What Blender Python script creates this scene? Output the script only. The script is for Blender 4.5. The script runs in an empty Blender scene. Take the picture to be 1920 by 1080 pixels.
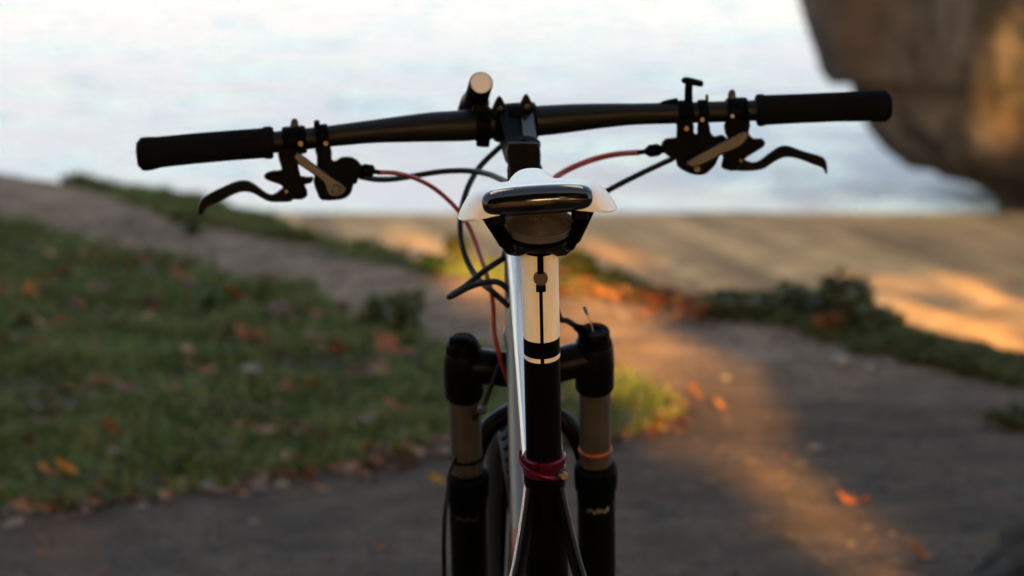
import bpy, math, random
import numpy as np
from mathutils import Vector, Matrix, noise as mnoise

random.seed(7)
rng = np.random.default_rng(11)
R = math.radians
scene = bpy.context.scene
col = scene.collection

# ------------------------------------------------------------------ camera
CAM_Z, PITCH, F = 1.32, R(7.0), 7260.0           # F = focal length in photo pixels (1920 wide)
cam_d = bpy.data.cameras.new('camera')
cam = bpy.data.objects.new('camera', cam_d)
col.objects.link(cam)
cam.location = (0, 0, CAM_Z)
cam.rotation_euler = (R(90) - PITCH, 0, 0)
cam_d.sensor_width = 36.0
cam_d.lens = 36.0 * F / 1920.0
cam_d.clip_start = 0.05
cam_d.clip_end = 9000
cam_d.dof.use_dof = True
cam_d.dof.focus_distance = 3.36
cam_d.dof.aperture_fstop = 8.2
cam_d.dof.aperture_blades = 9
scene.camera = cam

# ------------------------------------------------------------------ sky, sun, exposure
SUN_EL = R(15.0)
SUN_H = Vector((-0.155, 0.988, 0)).normalized()     # the way the light travels over the ground
world = bpy.data.worlds.new('World')
scene.world = world
world.use_nodes = True
wn = world.node_tree
sky = wn.nodes.new('ShaderNodeTexSky')
sky.sky_type = 'NISHITA'
sky.sun_disc = False
sky.sun_elevation = SUN_EL
sky.sun_rotation = math.atan2(-SUN_H.x, -SUN_H.y)
sky.air_density = 1.0
sky.dust_density = 4.0
sky.ozone_density = 1.0
bg = wn.nodes['Background']
bg.inputs['Strength'].default_value = 0.082
wn.links.new(sky.outputs['Color'], bg.inputs['Color'])

sun_d = bpy.data.lights.new('sun', 'SUN')
sun_d.energy = 5.0
sun_d.angle = R(0.5)
sun_d.color = (1.0, 0.54, 0.15)
sun = bpy.data.objects.new('sun', sun_d)
col.objects.link(sun)
sun_dir = Vector((SUN_H.x * math.cos(SUN_EL), SUN_H.y * math.cos(SUN_EL), -math.sin(SUN_EL)))
sun.rotation_euler = sun_dir.to_track_quat('-Z', 'Y').to_euler()
sun.location = (6, -30, 20)

vs = scene.view_settings
vs.view_transform = 'Standard'
vs.look = 'None'
vs.gamma = 1.0
vs.exposure = 2.83
vs.use_white_balance = True
vs.white_balance_temperature = 8300
vs.white_balance_tint = 14
vs.use_curve_mapping = False
scene.cycles.use_denoising = True
scene.cycles.max_bounces = 8
scene.cycles.diffuse_bounces = 4
scene.cycles.sample_clamp_indirect = 6.0

# ------------------------------------------------------------------ geometry helpers
CP, SP = math.cos(PITCH), math.sin(PITCH)
def at(px, py, Y):
    """world point at forward distance Y seen at photo position px, py"""
    dx, dy = (px - 960) / F, (540 - py) / F
    t = Y / (CP + dy * SP)
    return Vector((dx * t, Y, CAM_Z + t * (-SP + dy * CP)))
def on_ground(px, py, z=0.0):
    dx, dy = (px - 960) / F, (540 - py) / F
    t = (z - CAM_Z) / (-SP + dy * CP)
    return Vector((dx * t, t * (CP + dy * SP), z))
def lerp(a, b, t): return a + (b - a) * t
def sstep(a, b, x):
    t = np.clip((x - a) / (b - a), 0, 1)
    return t * t * (3 - 2 * t)
def catmull(pts, n=6, closed=False):
    P = [Vector(p) for p in pts]
    out = []
    m = len(P)
    rngi = range(m) if closed else range(m - 1)
    for i in rngi:
        if closed: p0, p1, p2, p3 = P[i - 1], P[i], P[(i + 1) % m], P[(i + 2) % m]
        else:
            p1, p2 = P[i], P[i + 1]
            p0 = P[i - 1] if i > 0 else p1 + (p1 - p2)
            p3 = P[i + 2] if i + 2 < m else p2 + (p2 - p1)
        for k in range(n):
            t = k / n
            out.append(0.5 * ((2 * p1) + (p2 - p0) * t + (2 * p0 - 5 * p1 + 4 * p2 - p3) * t * t
                              + (3 * p1 - p0 - 3 * p2 + p3) * t ** 3))
    if not closed: out.append(P[-1].copy())
    return out

class MB:
    def __init__(self): self.v, self.f = [], []
    def ring(self, pts):
        i = len(self.v); self.v += [Vector(p) for p in pts]
        return list(range(i, i + len(pts)))
    def bridge(self, a, b):
        n = len(a)
        for i in range(n):
            j = (i + 1) % n
            self.f.append((a[i], a[j], b[j], b[i]))
    def tube(self, pts, r, seg=14, cap=True, ref=None):
        """swept round or elliptical (r entries may be pairs) section along a path"""
        pts = [Vector(p) for p in pts]
        n = len(pts)
        if not isinstance(r, (list, tuple)): r = [r] * n
        elif len(r) != n:
            r = [r[0] + (r[-1] - r[0]) * i / (n - 1) for i in range(n)] if len(r) == 2 else r
        T = []
        for i in range(n):
            d = (pts[min(i + 1, n - 1)] - pts[max(i - 1, 0)])
            T.append(d.normalized() if d.length > 1e-9 else (T[-1] if T else Vector((0, 0, 1))))
        if ref is None:
            ref = Vector((1, 0, 0)) if abs(T[0].x) < 0.8 else Vector((0, 0, 1))
        u = (ref - T[0] * ref.dot(T[0])).normalized()
        prev = None
        rings = []
        for i in range(n):
            u = (u - T[i] * u.dot(T[i])).normalized()
            w = T[i].cross(u)
            ra, rb = r[i] if isinstance(r[i], (list, tuple)) else (r[i], r[i])
            rg = self.ring([pts[i] + u * (ra * math.cos(2 * math.pi * k / seg)) + w * (rb * math.sin(2 * math.pi * k / seg)) for k in range(seg)])
            if prev: self.bridge(prev, rg)
            prev = rg; rings.append(rg)
        if cap:
            self.f.append(tuple(reversed(rings[0]))); self.f.append(tuple(rings[-1]))
        return self
    def lathe(self, origin, axis, prof, seg=24, ref=None):
        """prof = list of (distance along axis, radius)"""
        a = Vector(axis).normalized()
        ref = Vector(ref) if ref is not None else (Vector((1, 0, 0)) if abs(a.x) < .8 else Vector((0, 1, 0)))
        u = (ref - a * ref.dot(a)).normalized(); w = a.cross(u)
        o = Vector(origin); prev = None; rings = []
        for h, rr in prof:
            rg = self.ring([o + a * h + (u * math.cos(2 * math.pi * k / seg) + w * math.sin(2 * math.pi * k / seg)) * max(rr, 1e-5) for k in range(seg)])
            if prev: self.bridge(prev, rg)
            prev = rg; rings.append(rg)
        self.f.append(tuple(reversed(rings[0]))); self.f.append(tuple(rings[-1]))
        return self
    def prism(self, outline, d0, d1, mp, ch=1.5, smooth=3):
        """outline in 2D, extruded from d0 to d1 through mp(x, y, d), edges chamfered by ch (2D units)"""
        P = [Vector((p[0], p[1])) for p in outline]
        if smooth: P = [p for p in catmull(P, smooth, True)]
        n = len(P)
        area = sum(P[i].x * P[(i + 1) % n].y - P[(i + 1) % n].x * P[i].y for i in range(n))
        sgn = 1 if area > 0 else -1
        I = []
        for i in range(n):
            e = (P[(i + 1) % n] - P[i - 1])
            if e.length < 1e-9: I.append(P[i]); continue
            e.normalize()
            I.append(P[i] + Vector((-e.y, e.x)) * ch * sgn)
        c = abs(d1 - d0) * 0.28 * (1 if d1 > d0 else -1)
        rs = [self.ring([mp(p.x, p.y, d0) for p in I]),
              self.ring([mp(p.x, p.y, d0 + c) for p in P]),
              self.ring([mp(p.x, p.y, d1 - c) for p in P]),
              self.ring([mp(p.x, p.y, d1) for p in I])]
        for a, b in zip(rs, rs[1:]): self.bridge(a, b)
        self.f.append(tuple(reversed(rs[0]))); self.f.append(tuple(rs[-1]))
        return self
    def box(self, c, ux, uy, uz, bev=0.2):
        """bevelled box: centre and three half-axis vectors"""
        c, ux, uy, uz = Vector(c), Vector(ux), Vector(uy), Vector(uz)
        b = bev
        def rect(s, z):
            return [c + ux * (sx * s[0]) + uy * (sy * s[1]) + uz * z for sx, sy in
                    ((-1, -1 + b), (-1 + b, -1), (1 - b, -1), (1, -1 + b), (1, 1 - b), (1 - b, 1), (-1 + b, 1), (-1, 1 - b))]
        k = 1 - b * 0.6
        rs = [self.ring(rect((k, k), -1)), self.ring(rect((1, 1), -1 + b)), self.ring(rect((1, 1), 1 - b)), self.ring(rect((k, k), 1))]
        for a, q in zip(rs, rs[1:]): self.bridge(a, q)
        self.f.append(tuple(reversed(rs[0]))); self.f.append(tuple(rs[-1]))
        return self
    def build(self, name, mat, parent=None, origin=(0, 0, 0), angle=38):
        o0 = Vector(origin)
        me = bpy.data.meshes.new(name)
        me.from_pydata([tuple(p - o0) for p in self.v], [], self.f)
        me.update()
        import bmesh
        bm = bmesh.new(); bm.from_mesh(me)
        bmesh.ops.recalc_face_normals(bm, faces=bm.faces); bm.to_mesh(me); bm.free()
        me.shade_smooth() if hasattr(me, 'shade_smooth') else None
        for p in me.polygons: p.use_smooth = True
        try: me.set_sharp_from_angle(angle=R(angle))
        except Exception: pass
        me.materials.append(mat)
        ob = bpy.data.objects.new(name, me); col.objects.link(ob)
        if parent is not None: ob.parent = parent
        return ob

def np_mesh(name, V, Fq, mat, smooth=False, parent=None, attr=None):
    V = np.asarray(V, dtype=np.float32); Fq = np.asarray(Fq, dtype=np.int32)
    me = bpy.data.meshes.new(name)
    n, k = Fq.shape
    me.vertices.add(len(V)); me.vertices.foreach_set('co', V.ravel())
    me.loops.add(n * k); me.loops.foreach_set('vertex_index', Fq.ravel())
    me.polygons.add(n)
    me.polygons.foreach_set('loop_start', np.arange(0, n * k, k, dtype=np.int32))
    me.polygons.foreach_set('use_smooth', np.full(n, smooth))
    me.update(calc_edges=True); me.validate()
    if attr is not None:
        for nm, arr in attr.items():
            a = me.color_attributes.new(nm, 'FLOAT_COLOR', 'POINT')
            a.data.foreach_set('color', np.asarray(arr, dtype=np.float32).ravel())
    me.materials.append(mat)
    ob = bpy.data.objects.new(name, me); col.objects.link(ob)
    if parent is not None: ob.parent = parent
    return ob

def tag(o, label=None, cat=None, group=None, kind=None):
    if label: o['label'] = label
    if cat: o['category'] = cat
    if group: o['group'] = group
    if kind: o['kind'] = kind
    return o
def empty(name, loc):
    o = bpy.data.objects.new(name, None); col.objects.link(o); o.location = loc
    o.empty_display_size = 0.1
    return o

# ------------------------------------------------------------------ material helpers
def mat_new(name):
    m = bpy.data.materials.new(name); m.use_nodes = True
    nt = m.node_tree
    return m, nt, nt.nodes['Principled BSDF']
def N(nt, typ, **kw):
    n = nt.nodes.new(typ)
    for k, v in kw.items():
        if k in n.inputs: n.inputs[k].default_value = v
        else: setattr(n, k, v)
    return n
def paint(name, c, rough=0.4, metal=0.0, coat=0.0, var=0.12, scale=60, bump=0.0, spec=0.5, rvar=0.12):
    """plain painted / moulded surface with slight blotches, uneven gloss and fine relief"""
    m, nt, b = mat_new(name)
    co = N(nt, 'ShaderNodeTexCoord')
    nz = N(nt, 'ShaderNodeTexNoise', Scale=scale, Detail=5.0)
    nt.links.new(co.outputs['Object'], nz.inputs['Vector'])
    rp = N(nt, 'ShaderNodeValToRGB')
    rp.color_ramp.elements[0].position = 0.3; rp.color_ramp.elements[1].position = 0.7
    rp.color_ramp.elements[0].color = (*[x * (1 - var) for x in c], 1)
    rp.color_ramp.elements[1].color = (*[min(1, x * (1 + var)) for x in c], 1)
    nt.links.new(nz.outputs['Fac'], rp.inputs['Fac'])
    nt.links.new(rp.outputs['Color'], b.inputs['Base Color'])
    mr = N(nt, 'ShaderNodeMapRange')
    mr.inputs['To Min'].default_value = max(0.02, rough - rvar); mr.inputs['To Max'].default_value = min(1, rough + rvar)
    nt.links.new(nz.outputs['Fac'], mr.inputs['Value'])
    nt.links.new(mr.outputs['Result'], b.inputs['Roughness'])
    b.inputs['Metallic'].default_value = metal
    b.inputs['Specular IOR Level'].default_value = spec
    b.inputs['Coat Weight'].default_value = coat
    b.inputs['Coat Roughness'].default_value = 0.08
    if bump:
        n2 = N(nt, 'ShaderNodeTexNoise', Scale=scale * 12, Detail=3.0)
        nt.links.new(co.outputs['Object'], n2.inputs['Vector'])
        bp = N(nt, 'ShaderNodeBump', Strength=bump, Distance=0.001)
        nt.links.new(n2.outputs['Fac'], bp.inputs['Height'])
        nt.links.new(bp.outputs['Normal'], b.inputs['Normal'])
    return m
def leafmat(name, cols, rough=0.6, trans=0.25, scale=9.0, per_obj=False):
    """leaf surface: hue patches from a ramp, thin enough to let some light through"""
    m, nt, b = mat_new(name)
    geo = N(nt, 'ShaderNodeNewGeometry')
    rp = N(nt, 'ShaderNodeValToRGB')
    el = rp.color_ramp.elements
    while len(el) < len(cols): el.new(0.5)
    for i, c in enumerate(cols):
        el[i].position = i / max(1, len(cols) - 1); el[i].color = (*c, 1)
    if per_obj:
        oi = N(nt, 'ShaderNodeObjectInfo'); nt.links.new(oi.outputs['Random'], rp.inputs['Fac'])
    else:
        nt.links.new(geo.outputs['Random Per Island'], rp.inputs['Fac'])
    co = N(nt, 'ShaderNodeTexCoord')
    nz = N(nt, 'ShaderNodeTexNoise', Scale=scale, Detail=3.0)
    nt.links.new(co.outputs['Object'], nz.inputs['Vector'])
    mx = N(nt, 'ShaderNodeMix', data_type='RGBA', blend_type='MULTIPLY')
    mx.inputs['Factor'].default_value = 0.7
    r2 = N(nt, 'ShaderNodeValToRGB')
    r2.color_ramp.elements[0].position = 0.3; r2.color_ramp.elements[0].color = (.45, .45, .45, 1)
    r2.color_ramp.elements[1].position = 0.7; r2.color_ramp.elements[1].color = (1.25, 1.25, 1.25, 1)
    nt.links.new(nz.outputs['Fac'], r2.inputs['Fac'])
    nt.links.new(rp.outputs['Color'], mx.inputs[6]); nt.links.new(r2.outputs['Color'], mx.inputs[7])
    nt.links.new(mx.outputs[2], b.inputs['Base Color'])
    b.inputs['Roughness'].default_value = rough
    b.inputs['Specular IOR Level'].default_value = 0.3
    if trans:
        tl = N(nt, 'ShaderNodeBsdfTranslucent')
        nt.links.new(mx.outputs[2], tl.inputs['Color'])
        ms = N(nt, 'ShaderNodeMixShader'); ms.inputs[0].default_value = trans
        out = nt.nodes['Material Output']
        nt.links.new(b.outputs[0], ms.inputs[1]); nt.links.new(tl.outputs[0], ms.inputs[2])
        nt.links.new(ms.outputs[0], out.inputs['Surface'])
    return m

M = {}
M['grip'] = paint('black_foam_rubber', (.0045, .0045, .0048), .9, var=.2, scale=90, bump=.5, spec=.03)
M['black'] = paint('satin_black_metal', (.0009, .0011, .0016), .42, var=.25, spec=.035, scale=70)
M['bar'] = paint('anodised_black_bar', (.0026, .0023, .0023), .48, var=.15, spec=.2, scale=40)
M['plastic'] = paint('black_plastic', (.0008, .0010, .0015), .5, var=.25, spec=.03, bump=.15)
M['gloss'] = paint('gloss_black', (.0015, .0016, .003), .13, coat=.5, var=.2, rvar=.03, spec=.35)
M['white'] = paint('white_saddle_skin', (.80, .78, .77), .42, var=.03, bump=.12, scale=50)
M['cream'] = paint('champagne_post', (.82, .74, .62), .40, var=.04, scale=45)
M['postblack'] = paint('black_post', (.0012, .0012, .0014), .5, spec=.04, var=.2)
M['silver'] = paint('brushed_steel', (.16, .155, .155), .38, metal=.9, var=.1)
M['lever'] = paint('dull_grey_lever', (.036, .034, .036), .4, metal=.6, var=.12)
M['brass'] = paint('brass_bolt', (.15, .115, .08), .4, metal=1.0, var=.1)
M['stanchion'] = paint('bronze_grey_stanchion', (.048, .039, .034), .38, metal=.2, var=.12)
M['forkblack'] = paint('black_fork_paint', (.0011, .0012, .0017), .4, var=.2, spec=.08)
M['frame'] = paint('silver_white_frame_paint', (.50, .53, .56), .22, coat=.6, var=.04, rvar=.05)
M['framegrey'] = paint('grey_frame_paint', (.075, .074, .080), .4, coat=.15, var=.08)
M['collar'] = paint('anodised_crimson', (.11, .0045, .018), .30, metal=.7, var=.15)
M['redhose'] = paint('red_hose', (.26, .022, .016), .45, var=.15)
M['hose'] = paint('black_hose', (.0035, .0036, .004), .5, var=.15, spec=.2)
M['oring'] = paint('orange_ring', (.30, .045, .010), .5)
M['redmark'] = paint('red_decal', (.16, .012, .014), .4)
M['tyre'] = paint('tyre_rubber', (.012, .012, .012), .8, var=.25, spec=.2, bump=.3)
M['lens'] = paint('smoked_lens', (.060, .050, .043), .22, var=.3, coat=.5, scale=110)
M['lamp_end'] = paint('pinkish_tail_cap', (.72, .63, .55), .45, var=.05)
M['mark'] = paint('pale_print', (.13, .12, .10), .5)
M['chrome'] = paint('chain_steel', (.3, .3, .3), .35, metal=.9)

# ==================================================================================
#                                     THE SETTING
# ==================================================================================
EX = np.array([-60, -12, -6, -2.5, -0.95, -.65, -.41, .06, .53, .88, 1.21, 3, 6, 12, 60.])
EY = np.array([30, 22, 17, 14.2, 13.0, 11.95, 11.55, 11.05, 10.55, 10.15, 9.35, 7.6, 5.5, 3.0, -10.])
def vnoise(x, y, s, seed=0.0):
    """cheap smooth pseudo noise, vectorised"""
    x = x * s + seed * 3.1; y = y * s - seed * 1.7
    return (np.sin(x * 1.0 + 1.3 * np.sin(y * .7 + seed)) * np.cos(y * 1.1 + 1.1 * np.sin(x * .6 - seed))
            + .5 * np.sin(x * 2.3 - y * 1.9 + seed * 2) * np.cos(y * 2.7 + x * .4)
            + .25 * np.sin(x * 5.1 + y * 4.3 + seed) * np.cos(y * 5.9 - x * 3.7)) / 1.75
def edge_d(x, y):
    return (y - np.interp(x, EX, EY) + .10 * vnoise(x, y, 3.0, 4)) * .72
def height(x, y):
    x = np.asarray(x, float); y = np.asarray(y, float)
    d = edge_d(x, y)
    plateau = .018 * vnoise(x, y, 2.2, 1) + .008 * vnoise(x, y, 7.0, 2) \
        + .055 * sstep(-1.05, -2.1, x) * sstep(10.5, 13.0, y) \
        + .018 * np.exp(-((d + .25) / .3) ** 2)
    beach = -1.02 - .022 * (y - 12) + .020 * vnoise(x * 1.1 + .18 * y, y * .10, 1.6, 3) + .015 * vnoise(x + .17 * y, y * .12, 5.0, 5)
    # furrows running down the sand towards the right
    fur = np.sin((x + y * .17) * 11.0 + 2.0 * vnoise(x, y * .12, 1.1, 6)) * (.6 + .6 * vnoise(x, y * .12, 1.7, 16))
    beach = beach + .038 * fur
    flat = sstep(20.0, 25.0, y)
    beach = beach * (1 - flat) + (-1.02 - .022 * (y - 12)) * flat - .12 * np.maximum(0, y - 25.6 + .25 * vnoise(x, y, .9, 3))
    k = sstep(0.0, 1.35, d)
    return plateau * (1 - k) + beach * k
def hz(x, y): return float(height(np.array([x]), np.array([y]))[0])

def inside(px, py, poly):
    c = np.zeros(px.shape, bool)
    n = len(poly)
    for i in range(n):
        x1, y1 = poly[i]; x2, y2 = poly[(i + 1) % n]
        cond = ((y1 > py) != (y2 > py)) & (px < (x2 - x1) * (py - y1) / (y2 - y1 + 1e-12) + x1)
        c ^= cond
    return c
def gpoly(pts): return [tuple(on_ground(*p).xy) for p in pts]
# the patches of turf, traced on the ground
TURF = gpoly([(-1500, 372), (-500, 400), (0, 428), (150, 450), (300, 488), (420, 520), (560, 548), (650, 600), (740, 605), (830, 650), (960, 690), (1080, 705),
              (1180, 722), (1285, 765), (1230, 805), (1000, 822), (850, 832), (700, 868), (560, 888), (400, 912), (200, 948), (0, 972), (-500, 1010), (-1700, 1075)])
STRIP = gpoly([(60, 318), (180, 352), (300, 372), (420, 388), (600, 470), (620, 484), (520, 462), (420, 436), (330, 414), (250, 388), (150, 358)])
RIDGE = gpoly([(1150, 536), (1250, 548), (1330, 552), (1480, 560), (1620, 590), (1740, 640), (1920, 688), (2400, 830), (2400, 870), (1920, 730),
               (1720, 690), (1560, 652), (1420, 618), (1290, 592), (1180, 562)])
MID = gpoly([(600, 470), (720, 484), (860, 500), (1000, 516), (1150, 530), (1180, 566), (1060, 560), (900, 545), (760, 520), (640, 500)])

# ---- ground sheet
xs = np.concatenate([-np.geomspace(60, 4.1, 26), np.arange(-4, 4.001, .04), np.geomspace(4.1, 60, 26)])
ys = np.concatenate([-np.geomspace(60, 5, 16), np.linspace(-4.5, 5.8, 24), np.arange(6.0, 14.0, .04), np.arange(14.0, 30.0, .12), np.linspace(30.5, 42, 10)])
GX, GY = np.meshgrid(xs, ys)
GZ = height(GX, GY)
V = np.stack([GX.ravel(), GY.ravel(), GZ.ravel()], 1)
nx, ny = len(xs), len(ys)
idx = np.arange(nx * ny).reshape(ny, nx)
Fq = np.stack([idx[:-1, :-1].ravel(), idx[:-1, 1:].ravel(), idx[1:, 1:].ravel(), idx[1:, :-1].ravel()], 1)
xf, yf = V[:, 0], V[:, 1]
jx, jy = xf + .05 * vnoise(xf, yf, 6, 8), yf + .12 * vnoise(xf, yf, 5, 9)
sand = sstep(-.02, .35, edge_d(xf, yf))
turf = (inside(jx, jy, TURF) | inside(jx, jy, STRIP) | inside(jx, jy, RIDGE) | inside(jx, jy, MID)).astype(float) * (1 - sand)
dirt = np.maximum(sstep(7.9, 9.9, yf + .5 * vnoise(xf, yf, 1.2, 12)), sstep(4.6, 3.4, yf + .4 * vnoise(xf, yf, 1.0, 5)))  # second term: unseen pale ground by the camera, added to bounce warm light
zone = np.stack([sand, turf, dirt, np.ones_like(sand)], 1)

def ground_material():
    m, nt, b = mat_new('earth_and_sand')
    co = N(nt, 'ShaderNodeTexCoord')
    at_ = N(nt, 'ShaderNodeVertexColor'); at_.layer_name = 'zone'
    sep = N(nt, 'ShaderNodeSeparateColor'); nt.links.new(at_.outputs['Color'], sep.inputs[0])
    mp0 = N(nt, 'ShaderNodeMapping'); mp0.inputs['Rotation'].default_value = (0, 0, R(-9.6))
    nt.links.new(co.outputs['Object'], mp0.inputs['Vector'])
    mpg = N(nt, 'ShaderNodeMapping'); mpg.inputs['Scale'].default_value = (1.0, .05, 1.0)
    nt.links.new(mp0.outputs[0], mpg.inputs['Vector'])
    def ramp(scale, c0, c1, p0=.3, p1=.7, detail=8.0, stretch=False):
        nz = N(nt, 'ShaderNodeTexNoise', Scale=scale, Detail=detail, Roughness=.65)
        nt.links.new(mpg.outputs[0] if stretch else co.outputs['Object'], nz.inputs['Vector'])
        rp = N(nt, 'ShaderNodeValToRGB')
        rp.color_ramp.elements[0].position = p0; rp.color_ramp.elements[1].position = p1
        rp.color_ramp.elements[0].color = (*c0, 1); rp.color_ramp.elements[1].color = (*c1, 1)
        nt.links.new(nz.outputs['Fac'], rp.inputs['Fac'])
        return rp.outputs['Color'], nz
    def mix(fac, a, c, blend='MIX'):
        mx = N(nt, 'ShaderNodeMix', data_type='RGBA', blend_type=blend)
        if hasattr(fac, 'is_linked') or not isinstance(fac, float): nt.links.new(fac, mx.inputs[0])
        else: mx.inputs[0].default_value = fac
        nt.links.new(a, mx.inputs[6]); nt.links.new(c, mx.inputs[7])
        return mx.outputs[2]
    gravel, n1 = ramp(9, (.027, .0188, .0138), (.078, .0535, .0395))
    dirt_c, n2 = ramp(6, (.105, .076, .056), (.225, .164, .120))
    sand_c, n3 = ramp(3.2, (.195, .130, .078), (.48, .325, .170), .36, .60, 5.0, True)
    soil_c, n4 = ramp(8, (.018, .016, .009), (.045, .038, .020))
    fine, n5 = ramp(70, (.55, .55, .55), (1.35, 1.35, 1.35), .35, .68, 4.0)
    blot, n6 = ramp(3.0, (.62, .60, .58), (1.3, 1.26, 1.2), .36, .64, 5.0)
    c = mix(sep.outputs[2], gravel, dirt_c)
    c = mix(sep.outputs[1], c, soil_c)
    c = mix(sep.outputs[0], c, sand_c)
    c = mix(.75, c, fine, 'MULTIPLY')
    c = mix(.8, c, blot, 'MULTIPLY')
    nt.links.new(c, b.inputs['Base Color'])
    b.inputs['Roughness'].default_value = .92
    b.inputs['Specular IOR Level'].default_value = .2
    bp = N(nt, 'ShaderNodeBump', Strength=.7, Distance=.02)
    nt.links.new(n5.outputs['Fac'], bp.inputs['Height'])
    nt.links.new(bp.outputs['Normal'], b.inputs['Normal'])
    return m
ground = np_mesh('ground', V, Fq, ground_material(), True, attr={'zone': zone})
tag(ground, kind='structure')

# ---- sea
SEA_Z = -1.36
sx = np.concatenate([-np.geomspace(4000, 12.5, 30), np.arange(-12, 12.01, .12), np.geomspace(12.5, 4000, 30)])
sy = np.concatenate([np.linspace(-400, 20, 6), np.arange(21, 62, .12), np.geomspace(63, 8000, 60)])
SX, SY = np.meshgrid(sx, sy)
amp = sstep(200, 60, SY)
SZ = SEA_Z + .9 * amp * (.055 * vnoise(SX * .45 + .1 * SY, SY * 1.5, 1.0, 2) + .03 * vnoise(SX * .8, SY * 2.2, 2.1, 7) + .012 * vnoise(SX, SY * 1.6, 5.3, 3))
SZ = np.where(SY < 24, np.minimum(SZ, SEA_Z + .01), SZ)
nx2, ny2 = len(sx), len(sy)
idx = np.arange(nx2 * ny2).reshape(ny2, nx2)
SF = np.stack([idx[:-1, :-1].ravel(), idx[:-1, 1:].ravel(), idx[1:, 1:].ravel(), idx[1:, :-1].ravel()], 1)
def sea_material():
    m, nt, b = mat_new('sea_water_with_foam')
    co = N(nt, 'ShaderNodeTexCoord')
    mp = N(nt, 'ShaderNodeMapping'); mp.inputs['Scale'].default_value = (.75, .62, 1)
    nt.links.new(co.outputs['Object'], mp.inputs['Vector'])
    n1 = N(nt, 'ShaderNodeTexNoise', Scale=1.15, Detail=6.0, Roughness=.55, Distortion=.6)
    nt.links.new(mp.outputs[0], n1.inputs['Vector'])
    rp = N(nt, 'ShaderNodeValToRGB')
    rp.color_ramp.elements[0].position = .38; rp.color_ramp.elements[1].position = .54
    rp.color_ramp.elements[0].color = (.10, .10, .10, 1); rp.color_ramp.elements[1].color = (1, 1, 1, 1)
    nt.links.new(n1.outputs['Fac'], rp.inputs['Fac'])
    b.inputs['Base Color'].default_value = (.17, .28, .34, 1)
    b.inputs['Roughness'].default_value = .12
    b.inputs['IOR'].default_value = 1.33
    n2 = N(nt, 'ShaderNodeTexNoise', Scale=9.0, Detail=4.0)
    nt.links.new(mp.outputs[0], n2.inputs['Vector'])
    bp = N(nt, 'ShaderNodeBump', Strength=.5, Distance=.05)
    nt.links.new(n2.outputs['Fac'], bp.inputs['Height'])
    nt.links.new(bp.outputs['Normal'], b.inputs['Normal'])
    fo = N(nt, 'ShaderNodeBsdfPrincipled')
    fo.inputs['Base Color'].default_value = (.66, .69, .715, 1)
    fo.inputs['Roughness'].default_value = .8
    ms = N(nt, 'ShaderNodeMixShader')
    nt.links.new(rp.outputs['Color'], ms.inputs[0])
    nt.links.new(b.outputs[0], ms.inputs[1]); nt.links.new(fo.outputs[0], ms.inputs[2])
    nt.links.new(ms.outputs[0], nt.nodes['Material Output'].inputs['Surface'])
    return m
sea = np_mesh('sea', np.stack([SX.ravel(), SY.ravel(), SZ.ravel()], 1), SF, sea_material(), True)
tag(sea, kind='structure')

# ---- overhanging rock by the water
def rock_material(name, c0, c1, c2, s=1.0):
    m, nt, b = mat_new(name)
    co = N(nt, 'ShaderNodeTexCoord')
    mp = N(nt, 'ShaderNodeMapping'); mp.inputs['Scale'].default_value = (1.2, 1.2, .5)
    nt.links.new(co.outputs['Object'], mp.inputs['Vector'])
    n1 = N(nt, 'ShaderNodeTexNoise', Scale=3.4 * s, Detail=9.0, Roughness=.62, Distortion=.5)
    nt.links.new(mp.outputs[0], n1.inputs['Vector'])
    rp = N(nt, 'ShaderNodeValToRGB')
    e = rp.color_ramp.elements
    e[0].position = .42; e[0].color = (*c0, 1); e[1].position = .64; e[1].color = (*c1, 1)
    nt.links.new(n1.outputs['Fac'], rp.inputs['Fac'])
    n2 = N(nt, 'ShaderNodeTexNoise', Scale=1.1 * s, Detail=4.0)
    nt.links.new(co.outputs['Object'], n2.inputs['Vector'])
    r2 = N(nt, 'ShaderNodeValToRGB')
    r2.color_ramp.elements[0].position = .54; r2.color_ramp.elements[1].position = .70
    nt.links.new(n2.outputs['Fac'], r2.inputs['Fac'])
    mx = N(nt, 'ShaderNodeMix', data_type='RGBA')
    mx.inputs[7].default_value = (*c2, 1)
    nt.links.new(r2.outputs['Color'], mx.inputs[0]); nt.links.new(rp.outputs['Color'], mx.inputs[6])
    nt.links.new(mx.outputs[2], b.inputs['Base Color'])
    b.inputs['Roughness'].default_value = .9
    bp = N(nt, 'ShaderNodeBump', Strength=.8, Distance=.06)
    nt.links.new(n1.outputs['Fac'], bp.inputs['Height'])
    nt.links.new(bp.outputs['Normal'], b.inputs['Normal'])
    return m
YR = 25.0
prof = [(1500, -900), (1470, -500), (1490, -250), (1502, -60), (1508, 20), (1516, 70), (1530, 105), (1538, 138), (1546, 152), (1592, 156), (1596, 176), (1606, 205),
        (1622, 240), (1645, 272), (1668, 292), (1690, 310), (1745, 318), (1770, 336), (1812, 344), (1845, 358), (1868, 376), (1880, 410), (1885, 470)]
RC = Vector((7.6, YR + 1.0, 0))
seg = 150
RV, RF = [], []
pw = [at(px, py, YR + 1.0) for px, py in prof]
pw = [pw[i].lerp(pw[i + 1], k / 6) for i in range(len(pw) - 1) for k in range(6)] + [pw[-1]]
top = [Vector((pw[0].x + 4.6 * (1 - math.cos(k / 8 * math.pi / 2)), 0, pw[0].z + 2.2 * math.sin(k / 8 * math.pi / 2))) for k in range(7, 0, -1)]
pw = top + pw
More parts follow.
